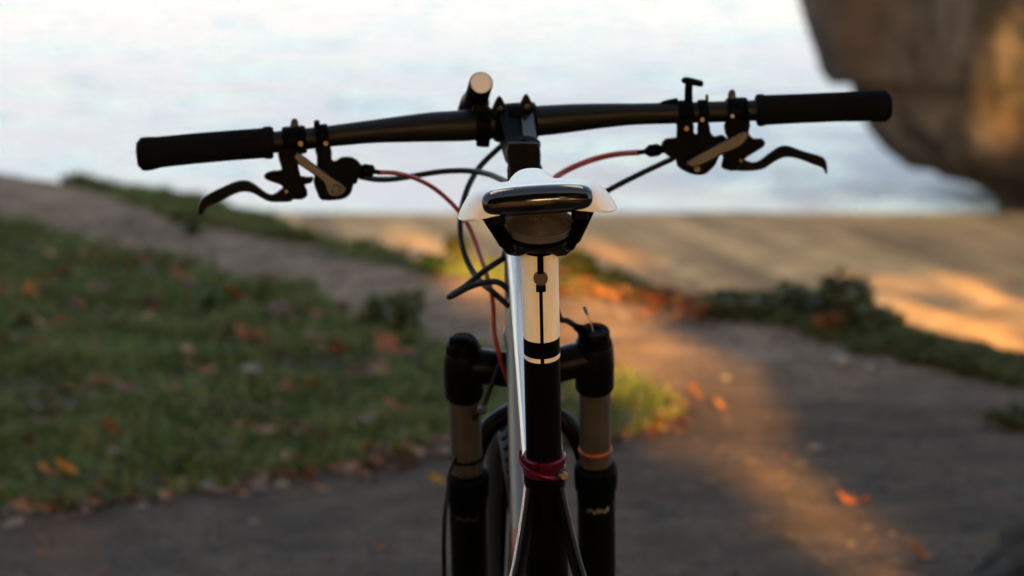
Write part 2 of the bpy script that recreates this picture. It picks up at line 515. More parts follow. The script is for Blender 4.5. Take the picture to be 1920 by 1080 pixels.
for p in pw:
    rad0 = RC.x - p.x
    i0 = pw.index(p)
    near = pw[max(0, i0 - 14):i0 + 15]
    rad1 = RC.x - sum(q.x for q in near) / len(near)
    for k in range(seg):
        a = 2 * math.pi * k / seg
        rad = lerp(rad0, rad1, min(1.0, max(0.0, abs(math.sin(a)) - .22) / .3))
        d = Vector((-math.cos(a), -(.22 if math.sin(a) > 0 else .7) * math.sin(a), 0))
        q = Vector((RC.x, RC.y, p.z)) + d * rad
        s1 = mnoise.fractal(q * .8, .9, 2.1, 5)
        s2 = mnoise.fractal(Vector((q.x * 2.5, q.y * 2.5, q.z * 1.5)) + Vector((9, 3, 1)), .8, 2.2, 4)
        # keep the outline that was measured, let the faces towards and away from us roll freely
        free = .02 + .98 * max(0.0, abs(math.sin(a)) - .30)
        s3 = mnoise.ridged_multi_fractal(Vector((q.x * 1.5, q.y * 1.5, q.z * .9)) + Vector((3, 8, 2)), .9, 2.2, 4, 1.0, 2.0)
        cell = mnoise.voronoi(Vector((q.x * 2.2, q.y * 1.4, q.z * 1.6)))[0]
        fac = (cell[1] - cell[0])
        sn = max(0.0, abs(math.sin(a)) - .38) / .62
        q += d * (s1 * .34 * free + s2 * (.035 + .14 * sn) - (s3 - 1.0) * .20 * (.06 + sn) + (fac - .3) * (.05 + .45 * sn))
        q.z += .03 * s2
        RV.append(q)
nr = len(pw)
for i in range(nr - 1):
    for k in range(seg):
        j = (k + 1) % seg
        RF.append((i * seg + k, i * seg + j, (i + 1) * seg + j, (i + 1) * seg + k))
RV = np.array([list(v) for v in RV])
ro = Vector((RC.x, RC.y, -1.3))
rock = np_mesh('sea_rock', RV - np.array(ro), RF, rock_material('weathered_rock', (.0022, .0021, .0022), (.070, .060, .054), (.046, .027, .017)), True)
import bmesh
bm = bmesh.new(); bm.from_mesh(rock.data)
bm.verts.ensure_lookup_table()
bm.faces.new([bm.verts[k] for k in range(seg)])
bmesh.ops.recalc_face_normals(bm, faces=bm.faces); bm.to_mesh(rock.data); bm.free()
rock.location = ro
tag(rock, 'huge overhanging brown sea rock with rusty stains at upper right', 'rock')

# ---- dark boulder poking into the lower right corner
def boulder(name, loc, size, mat, seed, sub=4, squash=.6, rough=.3):
    import bmesh
    bm = bmesh.new(); bmesh.ops.create_icosphere(bm, subdivisions=sub, radius=1)
    for v in bm.verts:
        n = mnoise.fractal(v.co * 1.4 + Vector((seed, seed * .7, 2)), .9, 2.1, 5)
        v.co *= 1 + rough * n
        v.co.x *= size[0]; v.co.y *= size[1]; v.co.z *= size[2]
    me = bpy.data.meshes.new(name); bm.to_mesh(me); bm.free()
    for p in me.polygons: p.use_smooth = True
    me.materials.append(mat)
    o = bpy.data.objects.new(name, me); col.objects.link(o); o.location = loc
    return o
g = on_ground(1998, 1112)
bo = boulder('mossy_boulder', (g.x, g.y, .02), (.20, .15, .10), rock_material('dark_mossy_stone', (.005, .0045, .004), (.018, .015, .011), (.014, .016, .008), 5), 3.0)
bo.rotation_euler = (0, R(-14), R(25))
tag(bo, 'dark rounded boulder at the lower right corner of the path', 'boulder')

# ---- grass: blades as one mass for each patch of turf
def blades(name, poly, n, hmin, hmax, mat, wid=.0045, lean=.9, keep=None, jit=.06):
    P = np.array(poly)
    lo, hi = P.min(0), P.max(0)
    lo = np.maximum(lo, (-4.2, 5.5)); hi = np.minimum(hi, (4.2, 17))
    pts = np.zeros((0, 2))
    while len(pts) < n:
        c = lo + rng.random((n * 2, 2)) * (hi - lo)
        ok = inside(c[:, 0] + jit * vnoise(c[:, 0], c[:, 1], 6, 8), c[:, 1] + 2 * jit * vnoise(c[:, 0], c[:, 1], 5, 9), poly)
        dens = .5 + .7 * vnoise(c[:, 0], c[:, 1], 7.0, 21) + .35 * vnoise(c[:, 0], c[:, 1], 2.6, 23)
        ok &= rng.random(len(c)) < np.clip(dens, .05, 1)
        pts = np.concatenate([pts, c[ok]])
    pts = pts[:n]
    x, y = pts[:, 0], pts[:, 1]
    z = height(x, y) - .004
    clump = .62 + .45 * vnoise(x, y, 5.5, 33) + .3 * vnoise(x, y, 13, 35)
    h = (hmin + (hmax - hmin) * rng.random(n) ** 1.4) * np.clip(clump, .35, 1.3)
    a = rng.random(n) * 2 * np.pi; b = rng.random(n) * 2 * np.pi
    l = h * lean * rng.random(n)
    w = wid * (.6 + .9 * rng.random(n))
    wx, wy = np.cos(a) * w, np.sin(a) * w
    lx, ly = np.cos(b) * l, np.sin(b) * l
    base = np.stack([x, y, z], 1)
    W = np.stack([wx, wy, np.zeros(n)], 1)
    mid = base + np.stack([lx * .35, ly * .35, h * .6], 1)
    tip = base + np.stack([lx, ly, h * (1 - .25 * rng.random(n))], 1)
    V = np.empty((n, 5, 3)); V[:, 0] = base - W; V[:, 1] = base + W; V[:, 2] = mid + W * .8; V[:, 3] = mid - W * .8; V[:, 4] = tip
    i = np.arange(n)[:, None] * 5
    T = np.concatenate([i + [0, 1, 2], i + [0, 2, 3], i + [3, 2, 4]], 1).reshape(-1, 3)
    return np_mesh(name, V.reshape(-1, 3), T, mat)
M['grass'] = leafmat('turf_blades', [(.042, .080, .024), (.070, .122, .034), (.110, .156, .048), (.17, .140, .065), (.056, .126, .030)], .6, .32, 5)
M['grass2'] = leafmat('ridge_grass', [(.036, .056, .020), (.055, .080, .026), (.085, .105, .036), (.10, .085, .040)], .6, .3, 5)
tag(blades('turf_grass', TURF, 150000, .02, .09, M['grass']), 'short green turf with dead leaves on the left of the bicycle', 'grass', kind='stuff')
tag(blades('bank_grass', STRIP, 16000, .03, .085, M['grass']), 'green grass strip along the far left bank above the sand', 'grass', kind='stuff')
tag(blades('ridge_grass', RIDGE, 40000, .015, .06, M['grass2']), 'dark grass along the ridge above the sand on the right', 'grass', kind='stuff')
tag(blades('tuft_grass', MID, 3500, .02, .07, M['grass']), 'thin grass on the bank edge behind the handlebar cables', 'grass', kind='stuff')

# ---- grit on the path
def grit(name, n, mat, lo, hi, smin, smax):
    octv = np.array([[1, 0, 0], [-1, 0, 0], [0, 1, 0], [0, -1, 0], [0, 0, 1], [0, 0, -.4]])
    octf = np.array([[0, 2, 4], [2, 1, 4], [1, 3, 4], [3, 0, 4], [2, 0, 5], [1, 2, 5], [3, 1, 5], [0, 3, 5]])
    c = np.array(lo) + rng.random((n, 2)) * (np.array(hi) - np.array(lo))
    ok = ~inside(c[:, 0], c[:, 1], TURF) & (edge_d(c[:, 0], c[:, 1]) < -.05)
    c = c[ok]; n = len(c)
    s = smin + (smax - smin) * rng.random(n) ** 4
    V = octv[None] * (s[:, None, None] * (.6 + .8 * rng.random((n, 6, 1)))) * np.array([1, 1, .42])
    a = rng.random(n) * 6.28
    X = V[:, :, 0] * np.cos(a)[:, None] - V[:, :, 1] * np.sin(a)[:, None]
    Yv = V[:, :, 0] * np.sin(a)[:, None] + V[:, :, 1] * np.cos(a)[:, None]
    V = np.stack([X + c[:, :1], Yv + c[:, 1:], V[:, :, 2] + height(c[:, 0], c[:, 1])[:, None] + .1 * s[:, None]], 2)
    T = (octf[None] + np.arange(n)[:, None, None] * 6).reshape(-1, 3)
    return np_mesh(name, V.reshape(-1, 3), T, mat)
M['grit'] = leafmat('path_grit', [(.03, .023, .019), (.06, .046, .038), (.09, .070, .058), (.045, .034, .028), (.13, .105, .088)], .8, 0, 3)
tag(grit('path_gravel', 30000, M['grit'], (-2.2, 6.0), (2.4, 12.6), .003, .012), 'loose gravel strewn over the dark dirt path', 'gravel', kind='stuff')

# ---- fallen leaves
def leaf_verts(L, W, curl, fold):
    """leaf blade with midrib fold and curl, nx7 strip"""
    rows = [(-.5, .02), (-.36, .30), (-.18, .46), (.04, .50), (.24, .38), (.40, .18), (.5, .01)]
    V = []
    for t, w in rows:
        z = curl * (t * 2) ** 2 * L
        for s in (-1, 0, 1):
            q = w * (random.uniform(.55, 1.2) if abs(t) < .45 else 1)
            V.append((t * L + abs(s) * random.uniform(-.07, .07) * L, s * q * W, z + abs(s) * q * W * fold * random.uniform(.3, 1.5)))
    Fc = []
    for i in range(len(rows) - 1):
        for k in range(2):
            a = i * 3 + k; Fc.append((a, a + 1, a + 4, a + 3))
    return np.array(V), np.array(Fc)
def litter(name, n, polyfn, mat, lmin, lmax):
    Vs, Fs, off = [], [], 0
    for i in range(n):
        p = polyfn()
        L = random.uniform(lmin, lmax)
        v, f = leaf_verts(L, L * random.uniform(.45, .8), random.uniform(.05, .35), random.uniform(-.2, .8))
        Rm = np.array((Matrix.Rotation(random.uniform(0, 6.28), 3, 'Z') @ Matrix.Rotation(random.uniform(-.5, .5), 3, 'X') @ Matrix.Rotation(random.uniform(-.4, .4), 3, 'Y')))
        v = v @ Rm.T
        v[:, 2] -= v[:, 2].min()
        v += np.array([p[0], p[1], hz(p[0], p[1]) + p[2]])
        Vs.append(v); Fs.append(f + off); off += len(v)
    return np_mesh(name, np.concatenate(Vs), np.concatenate(Fs), mat, True)
M['litter'] = leafmat('dry_leaf_litter', [(.11, .035, .014), (.06, .024, .014), (.22, .075, .02), (.10, .055, .03), (.28, .10, .025), (.24, .18, .15), (.05, .02, .015), (.15, .09, .075)], .6, .2, 30)
def in_turf():
    while True:
        x, y = random.uniform(-2.2, .6), random.uniform(6.6, 13)
        if inside(np.array([x]), np.array([y]), TURF)[0]: return x, y, random.uniform(.02, .05)
low_edge = [(0, 975), (200, 950), (400, 915), (560, 893), (700, 872), (850, 838), (1000, 826), (1230, 808), (1290, 768)]
def near_edge():
    k = random.randrange(len(low_edge) - 1); t = random.random()
    px = lerp(low_edge[k][0], low_edge[k + 1][0], t); py = lerp(low_edge[k][1], low_edge[k + 1][1], t)
    g = on_ground(px + random.gauss(0, 14), py + random.gauss(0, 13))
    return g.x, g.y, random.uniform(.0, .015)
def anywhere():
    g = on_ground(random.uniform(-150, 2050), random.uniform(560, 1120))
    return g.x, g.y, .002
tag(litter('leaf_litter', 290, in_turf, M['litter'], .03, .08), 'small dry brown and rust leaves scattered through the turf', 'leaf litter', kind='stuff')
tag(litter('edge_leaf_litter', 170, near_edge, M['litter'], .025, .06), 'dry leaves drifted along the turf edge beside the dark path', 'leaf litter', kind='stuff')
tag(litter('path_leaf_litter', 60, anywhere, M['litter'], .015, .035), 'leaf scraps lying on the dark path', 'leaf litter', kind='stuff')
def far_edge():
    g = on_ground(random.uniform(1030, 1330), 0)  # placeholder x, replaced below
    px = random.uniform(1030, 1320); py = lerp(540, 600, (px - 1030) / 290) + random.gauss(0, 14)
    g = on_ground(px, py)
    return g.x, g.y, .01
M['litter2'] = leafmat('rust_leaf_litter', [(.20, .065, .022), (.15, .055, .02), (.26, .12, .04), (.14, .05, .022)], .6, .25, 30)
tag(litter('rust_leaf_litter', 120, far_edge, M['litter2'], .03, .07), 'rust leaves heaped on the sunlit bank behind the right fork leg', 'leaf litter', kind='stuff')

def one_leaf(px, py, L, W, c, label, rot=0, curl=.2, tilt=.2, lift=.03, name='fallen_leaf'):
    g = on_ground(px, py)
    k_ = .75 if px > 1250 else 1.0
    v, f = leaf_verts(L * k_, W * k_, curl, .35)
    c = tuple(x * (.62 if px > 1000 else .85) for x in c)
    m = leafmat('leaf_' + str(len(bpy.data.materials)), [c, tuple(x * 1.15 for x in c)], .55, .25, 25)
    Rm = np.array(Matrix.Rotation(R(rot), 3, 'Z') @ Matrix.Rotation(tilt, 3, 'Y') @ Matrix.Rotation(tilt * .6, 3, 'X'))
    v = v @ Rm.T; v[:, 2] -= v[:, 2].min()
    o = np_mesh(name, v, f, m, True)
    # a stalk, part of the same leaf
    o.location = (g.x, g.y, hz(g.x, g.y) + lift)
    tag(o, label, 'leaf', 'large fallen leaves')
    return o
OR, RU, BR, YE, PK = (.45, .13, .02), (.26, .065, .022), (.13, .05, .025), (.50, .25, .03), (.20, .10, .08)
one_leaf(735, 688, .125, .085, (.24, .085, .035), 'largest rust leaf lying in the turf just left of the fork', -25, .28, .32, .03)
one_leaf(205, 850, .085, .06, (.30, .09, .04), 'round rust red leaf on the turf near the lower left', 70, .15, .6, .03)
one_leaf(225, 770, .08, .05, PK, 'curled pinkish brown leaf above the round rust leaf', 20, .4, .5, .03)
one_leaf(120, 912, .055, .04, (.65, .22, .02), 'bright orange leaf at the lower left turf edge', 50, .3, .5, .03)
one_leaf(88, 918, .05, .035, OR, 'orange leaf left beside the brightest leaf at the lower left edge', 10, .2, .5, .03)
one_leaf(55, 860, .05, .035, (.12, .03, .02), 'dark red leaf at the left frame edge', 110, .2, .4, .03)
one_leaf(735, 805, .06, .04, RU, 'rust leaf low in the turf beside the left fork leg', 0, .2, .5, .03)
one_leaf(700, 855, .045, .03, YE, 'yellow leaf on the turf edge left of the fork', 30, .3, .4, .01)
one_leaf(815, 918, .05, .04, YE, 'yellow leaf on the path touching the left fork leg', 60, .3, .4, .01)
one_leaf(335, 545, .10, .06, RU, 'rust leaf near the upper turf edge below the left brake lever', 15, .3, .6, .03)
one_leaf(440, 578, .09, .06, (.20, .055, .02), 'dark rust leaf right of the upper turf leaf', 60, .3, .5, .03)
one_leaf(580, 605, .09, .05, (.30, .10, .04), 'orange brown leaf at the turf edge by the dark shrub', 30, .3, .6, .03)
one_leaf(455, 660, .06, .04, RU, 'small rust leaf in the middle of the turf', 0, .3, .6, .04)
one_leaf(630, 688, .07, .05, (.18, .06, .02), 'brown leaf next to the largest rust leaf', 80, .3, .5, .03)
one_leaf(15, 565, .09, .06, RU, 'rust leaf cut by the left frame edge', 30, .3, .6, .03)
one_leaf(70, 635, .09, .05, (.24, .15, .09), 'tan leaf on the turf near the left frame edge', 30, .3, .6, .03)
one_leaf(270, 510, .10, .05, BR, 'brown leaf on the far turf edge below the left grip', 10, .3, .5, .03)
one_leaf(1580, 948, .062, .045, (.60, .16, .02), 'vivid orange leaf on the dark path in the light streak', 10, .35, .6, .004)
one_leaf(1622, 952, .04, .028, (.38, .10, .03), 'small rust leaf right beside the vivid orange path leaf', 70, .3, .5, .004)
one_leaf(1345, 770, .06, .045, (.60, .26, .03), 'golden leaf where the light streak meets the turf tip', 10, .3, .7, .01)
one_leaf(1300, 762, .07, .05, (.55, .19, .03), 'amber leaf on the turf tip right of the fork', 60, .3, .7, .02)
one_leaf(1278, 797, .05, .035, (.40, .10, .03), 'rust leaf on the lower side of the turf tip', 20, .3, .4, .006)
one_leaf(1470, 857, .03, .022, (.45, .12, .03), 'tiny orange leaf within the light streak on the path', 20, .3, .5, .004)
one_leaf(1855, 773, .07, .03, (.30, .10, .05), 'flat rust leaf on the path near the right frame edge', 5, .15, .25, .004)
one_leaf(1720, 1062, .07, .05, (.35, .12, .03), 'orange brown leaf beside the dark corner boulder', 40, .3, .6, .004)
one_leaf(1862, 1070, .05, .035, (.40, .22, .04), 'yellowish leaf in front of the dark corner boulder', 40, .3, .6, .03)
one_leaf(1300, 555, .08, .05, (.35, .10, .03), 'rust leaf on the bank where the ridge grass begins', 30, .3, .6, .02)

# ---- pale stones
M['stone'] = rock_material('pale_stone', (.16, .145, .14), (.34, .31, .30), (.25, .22, .20), 8)
def stone(px, py, s, label):
    g = on_ground(px, py)
    o = boulder('pale_stone', (g.x, g.y, hz(g.x, g.y) + s * .22), (s, s * .8, s * .55), M['stone'], px * .01, 3, rough=.35)
    o.rotation_euler = (0, 0, px * .37)
    tag(o, label, 'stone', 'pale stones on the path and turf')
stone(1577, 688, .032, 'largest pale stone at the far path edge on the right')
stone(1630, 692, .020, 'smaller pale stone right of the largest far stone')
stone(1360, 718, .012, 'pale pebble on the far path below the ridge grass')
stone(1528, 838, .014, 'lone pale pebble on the dark path right of the light streak')
stone(385, 908, .022, 'pale stone at the turf edge on the lower left path')
stone(412, 914, .014, 'small pale stone touching the lower left edge stone')
stone(492, 900, .016, 'pale stone at the turf edge right of the lower left pair')
stone(528, 910, .016, 'pale stone just below the turf edge in the lower left')
stone(648, 882, .022, 'pale stone on the path below the yellow edge leaf')
stone(828, 856, .020, 'pale stone beside the left fork leg')
stone(475, 975, .010, 'white pebble on the open path at lower left')
stone(266, 952, .014, 'grey pebble just below the turf at lower left')
stone(420, 742, .014, 'white pebble in the middle of the turf')
stone(195, 672, .018, 'pale stone in the turf on the left')
stone(232, 520, .030, 'pale stone near the far turf edge on the left')
stone(275, 512, .030, 'pale stone under the far brown leaf on the left')
stone(135, 780, .022, 'grey stone in the turf near the left frame edge')
stone(785, 505, .040, 'pale stone on the bank behind the cable loop')
stone(1170, 815, .014, 'pale stone touching the right fork leg')

# ---- shrubs and low plants
def shrub(px, py, wid, hgt, nl, lsize, mat, label, name='low_shrub', yoff=0.0, depth=None, dens=1.0):
    g = on_ground(px, py); g.y += yoff
    z0 = hz(g.x, g.y)
    root = empty(name, (g.x, g.y, z0))
    tag(root, label, 'shrub', 'low plants on the bank')
    depth = depth or wid
    st = MB(); ends = []
    for k in range(max(6, nl // 45)):
        a = random.uniform(0, 6.28); r = random.random() ** .5
        e = Vector((math.cos(a) * r * wid * .8, math.sin(a) * r * depth * .8, hgt * random.uniform(.5, .95) * (1 - .45 * r * r)))
        m_ = e * .5 + Vector((0, 0, hgt * .15)); m_.x *= .7; m_.y *= .7
        st.tube(catmull([(e.x * .12, e.y * .12, -.02), m_, e], 4), [.006 * (wid + hgt) + .001, .0015], 6)
        ends.append((e, m_))
    st.build('stem', M['stem'], root)
    n = nl
    C = np.zeros((n, 3))
    for i in range(n):
        e, m_ = random.choice(ends)
        p = m_.lerp(e, random.uniform(.1, 1.12)) if random.random() < .8 else Vector((0, 0, 0)).lerp(m_, random.random())
        C[i] = p + Vector((random.gauss(0, wid * .13), random.gauss(0, depth * .13), random.gauss(0, hgt * .10)))
    C[:, 2] = np.maximum(C[:, 2], .004)
    d = rng.normal(size=(n, 3)); d[:, 2] = np.abs(d[:, 2]) * .6; d /= np.linalg.norm(d, axis=1)[:, None]
    s = np.cross(d, rng.normal(size=(n, 3))); s /= np.linalg.norm(s, axis=1)[:, None]
    L = lsize * (.6 + .8 * rng.random((n, 1)))
    V = np.stack([C - d * L * .5, C + s * L * .24, C + d * L * .5, C - s * L * .24], 1).reshape(-1, 3)
    T = np.arange(n * 4).reshape(-1, 4)
    np_mesh('foliage', V, T, mat, parent=root)
    return root
M['stem'] = paint('woody_stem', (.06, .04, .025), .8)
M['sh_dark'] = leafmat('dark_shrub_leaves', [(.030, .042, .020), (.046, .064, .026), (.060, .084, .030), (.085, .066, .040)], .5, .25, 12)
M['sh_green'] = leafmat('green_plant_leaves', [(.030, .075, .014), (.055, .11, .018), (.040, .085, .016)], .5, .35, 12)
M['sh_yellow'] = leafmat('yellow_green_leaves', [(.085, .105, .018), (.13, .135, .022), (.055, .085, .016), (.16, .12, .025)], .5, .4, 12)
M['sh_rust'] = leafmat('withered_leaves', [(.16, .05, .02), (.10, .04, .02), (.22, .09, .03)], .6, .3, 12)
shrub(745, 634, .10, .15, 620, .036, M['sh_dark'], 'dark green bushy plant at the turf tip left of the fork')
shrub(712, 628, .07, .125, 300, .034, M['sh_green'], 'small bright green plant left of the dark bushy plant')
shrub(398, 580, .03, .06, 70, .035, M['sh_green'], 'tiny bright green seedling in the upper turf')
shrub(440, 568, .03, .055, 60, .035, M['sh_green'], 'second bright green seedling right of the first in the turf')
shrub(858, 520, .06, .13, 150, .040, M['sh_yellow'], 'yellow green sapling showing inside the cable loop')
shrub(815, 540, .05, .07, 100, .035, M['sh_green'], 'low green plant left of the cable crossing')
shrub(682, 478, .025, .05, 60, .035, M['sh_yellow'], 'yellow green sprig on the bank below the left cable arc')
shrub(1085, 535, .10, .09, 260, .04, M['sh_yellow'], 'yellow green plants on the bank right of the seat post')
shrub(1150, 548, .06, .06, 130, .035, M['sh_yellow'], 'low yellowish plant between the seat post and the ridge shrubs')
shrub(1215, 572, .09, .045, 200, .03, M['sh_dark'], 'small dark shrub at the left end of the ridge')
shrub(1400, 602, .15, .07, 700, .035, M['sh_dark'], 'wide dark green shrub on the ridge left of the tall one')
shrub(1500, 610, .14, .085, 700, .035, M['sh_dark'], 'dark shrub in the middle of the ridge')
shrub(1578, 620, .12, .12, 760, .035, M['sh_dark'], 'tallest dark shrub on the ridge against the sand')
shrub(1650, 640, .12, .07, 520, .035, M['sh_dark'], 'low dark shrub right of the tallest on the ridge')
shrub(1555, 640, .05, .07, 110, .035, M['sh_rust'], 'withered brown plant in front of the tallest ridge shrub')
shrub(1800, 690, .12, .03, 260, .03, M['sh_dark'], 'creeping dark shrub on the ridge near the right frame edge')
shrub(1905, 790, .08, .06, 300, .03, M['sh_dark'], 'dark green clump at the right frame edge by the path')
shrub(360, 440, .08, .06, 160, .03, M['sh_dark'], 'dark low plant on the far left bank below the brake lever')

# ---- trees standing behind the viewpoint: they shade the place, the low sun comes through their gaps
TAN = math.tan(SUN_EL)
M['bark'] = paint('grey_brown_bark', (.07, .05, .038), .9, var=.35, scale=14, bump=.8)
M['tree_leaf'] = leafmat('autumn_tree_leaves', [(.13, .10, .022), (.22, .125, .026), (.28, .13, .028), (.15, .11, .022)], .55, .45, 3)
def sun_gap(u, h):
    """True where the crowns leave the low sun a way through"""
    w = .03 * np.sin(h * 9.0) + .02 * np.sin(h * 23.0)
    g = (u > np.where(h > 4.25, 1.42, 1.52) + w) & (u < np.where(h > 4.25, 1.99, np.where(h < 3.72, 1.71, np.where(h < 3.95, 1.84, 1.92))) + w) & (h > 2.6) & (h < 5.05)
    g |= (u > -1.3 + w) & (u < 1.4 + w) & (h > 1.2) & (h < 2.5)          # low opening added so sun reaches the unseen ground behind the bike
    return g
def tree(x, y, H, cw, label, seed):
    rs = random.Random(seed); rg = np.random.default_rng(seed)
    root = empty('shade_tree', (x, y, 0)); z0 = hz(x, y)
    root.location.z = z0
    tag(root, label, 'tree', 'shade trees behind the viewpoint')
    tr = MB()
    path = catmull([(0, 0, -.1), (rs.uniform(-.1, .1), 0, H * .2), (rs.uniform(-.2, .2), rs.uniform(-.2, .2), H * .5), (rs.uniform(-.3, .3), 0, H * .9)], 5)
    tr.tube(path, [lerp(.20, .03, k / (len(path) - 1)) for k in range(len(path))], 12)
    for k in range(9):
        h = H * rs.uniform(.18, .75); a = rs.uniform(0, 6.28); L = cw * rs.uniform(.5, .9)
        tr.tube(catmull([(0, 0, h), (math.cos(a) * L * .5, math.sin(a) * L * .4, h + .25 * L), (math.cos(a) * L, math.sin(a) * L * .7, h + .6 * L)], 4), [.07, .012], 7)
    tr.build('trunk', M['bark'], root)
    n = 28000
    P = rg.uniform(-1, 1, (n * 2, 3))
    ok = (np.abs(P[:, 0]) ** 3 + np.abs(P[:, 1]) ** 3 + np.abs(P[:, 2]) ** 4) < 1
    P = P[ok][:n]
    P = P * np.array([cw, 1.5, H * .5 - .35]) + np.array([0, 0, H * .5 + .45])
    W = P + np.array([x, y, z0])
    u = W[:, 0] * -SUN_H.y * -1 + W[:, 1] * -SUN_H.x
    h = W[:, 2] + (W[:, 1] + 7.0) * TAN
    rr = rg.random(len(u))                              # sparse places in the foliage
    thin = (u > 2.4) & (u < 4.6) & (h > 5.2) & (h < 7.3) & (rr > np.where(np.sin(u * 6.5 + .6 * np.sin(h * 4)) > -.05, .10, .6))
    thin |= (u > 4.6) & (u < 6.0) & (h > 5.25) & (h < 6.5) & (rr > .03)
    thin |= (u > 6.90) & (u < 7.9) & (h > 7.9) & (h < 8.9) & (rr > .02)
    thin |= (u > .19) & (u < .34) & (h > 2.6) & (h < 4.0) & (rr > .05)
    P = P[~(sun_gap(u, h) | thin)]
    n = len(P)
    d = rg.normal(size=(n, 3)); d /= np.linalg.norm(d, axis=1)[:, None]
    s = np.cross(d, rg.normal(size=(n, 3))); s /= np.linalg.norm(s, axis=1)[:, None]
    L = .19 * (.7 + .6 * rg.random((n, 1)))
    V = np.stack([P - d * L, P + s * L * .62, P + d * L, P - s * L * .62], 1).reshape(-1, 3)
    np_mesh('crown', V, np.arange(n * 4).reshape(-1, 4), M['tree_leaf'], parent=root)
for i, x in enumerate(np.arange(-11.0, 16.1, 3.3)):
    tree(float(x) + (.3 if i % 2 else -.2), -7.0 + (.5 if i % 2 else -.5), 16.5 + (i * 7 % 5) * .4, 2.7, ['leftmost leafy tree of the shade row behind the viewpoint', 'second leafy tree from the left end of the shade row', 'third leafy tree from the left end of the shade row', 'leafy shade tree straight behind the bicycle and viewpoint', 'middle leafy tree of the shade row behind the viewpoint', 'fourth leafy tree from the right end of the shade row', 'third leafy tree from the right end of the shade row', 'second leafy tree from the right end of the shade row', 'rightmost leafy tree of the shade row behind the viewpoint'][i], 40 + i)

# ==================================================================================
#                                     THE BICYCLE
# ==================================================================================
# steering axis through the fork crown and the top of the steerer
YC = 3.93
O = at(992, 690, YC)
TOP = at(983, 288, YC - .090)
AX = (TOP - O).normalized()
r0 = (Vector((1, 0, 0)) - AX * AX.x).normalized()
f0 = AX.cross(r0)
ST = R(4.8)
RT = (r0 * math.cos(ST) + f0 * math.sin(ST)).normalized()
FW = AX.cross(RT)
def S(u, v, w): return O + RT * u + FW * v + AX * w
# the bar stands in a vertical plane turned with the steering
BARC = at(965, 226, YC - .005)
nb = Vector((-RT.y, RT.x, 0)).normalized()          # away from the camera
CAMV = Vector((0, 0, CAM_Z))
def BP(px, py, d=0.0):
    q = at(px, py, 1.0) - CAMV
    t = ((BARC + nb * d) - CAMV).dot(nb) / q.dot(nb)
    return CAMV + q * t
K = 1 / 1852.0                                        # metres per photo pixel at the bar
# seat tube line and the bike's own axes
PA = at(1012, 480, 3.30); PB = at(1020, 852, 3.362)
SD = (PB - PA).normalized()
BB = PB + SD * ((PB.z - .305) / -SD.z)
LEAN = Vector((PA.x - PB.x, 0, PA.z - PB.z)).normalized()
hd = Vector((O.x - (PB.x + (O.z - PB.z) * (PA.x - PB.x) / (PA.z - PB.z)), O.y - PB.y, 0)).normalized()
UPV = Vector((LEAN.x, 0, LEAN.z)); FV = (hd - UPV * hd.dot(UPV)).normalized(); RV_ = FV.cross(UPV).normalized()

WR = .345
base = Vector((BB.x + UPV.x * -BB.z / UPV.z, BB.y, 0))
bike = empty('bicycle', base)
tag(bike, 'mountain bike with white saddle seen from behind on the dark path', 'bicycle')
def part(mb, name, mat, parent=None, label=None, angle=38):
    o = mb.build(name, mat, parent or bike, base, angle)
    if label: o['label'] = label
    return o

# ------------------------------------------------ handlebar, grips
HB = [(300, 285, 20.5), (520, 266, 20.5), (620, 255, 20), (700, 246.5, 22), (760, 241.5, 25.5), (810, 238, 28), (870, 235.5, 29.5), (930, 231, 29.5), (1010, 226.5, 29),
      (1070, 221.5, 27), (1130, 217, 23.5), (1190, 214, 20.5), (1300, 211, 20), (1420, 207, 20), (1630, 199, 20)]
hp = catmull([BP(x, y) for x, y, r in HB], 4)
hr = []
for i in range(len(HB) - 1):
    for k in range(4): hr.append(lerp(HB[i][2], HB[i + 1][2], k / 4) * K)
hr.append(HB[-1][2] * K)
bar = part(MB().tube(hp, hr, 28), 'handlebar', M['bar'])
def grip(pts, label):
    P = [BP(x, y) for x, y, r in pts]; Rr = [r * K for _, _, r in pts]
    g = part(MB().tube(P, Rr, 30), 'grip', M['grip'], label=label, angle=50)
    return g
gl = grip([(513, 267, 27), (510, 267, 30), (504, 267.5, 31), (497, 268, 30.5), (493, 268.5, 28.5), (430, 273, 28.5), (370, 278, 28.8), (320, 283, 29), (297, 285.5, 29.5), (283, 287.5, 31.5),
            (270, 289, 32), (263, 289.5, 30)], 'left black foam grip')
part(MB().tube([BP(264, 289.5), BP(260, 290), BP(256.5, 290.2), BP(255.5, 290.3)], [27 * K, 25.5 * K, 21 * K, 10 * K], 26), 'bar_end_plug', M['plastic'], gl)
gr = grip([(1418, 207, 27), (1421, 206.8, 30.5), (1428, 206.5, 31), (1436, 206.3, 28.5), (1500, 203.5, 27.8), (1570, 200.5, 28), (1630, 199, 29.2), (1652, 198.7, 30.5), (1662, 198.6, 29.5)], 'right black foam grip')
part(MB().tube([BP(1661, 198.6), BP(1666, 198.5), BP(1670.5, 198.5), BP(1672, 198.5)], [28 * K, 27 * K, 22 * K, 10 * K], 26), 'bar_end_plug', M['plastic'], gr)

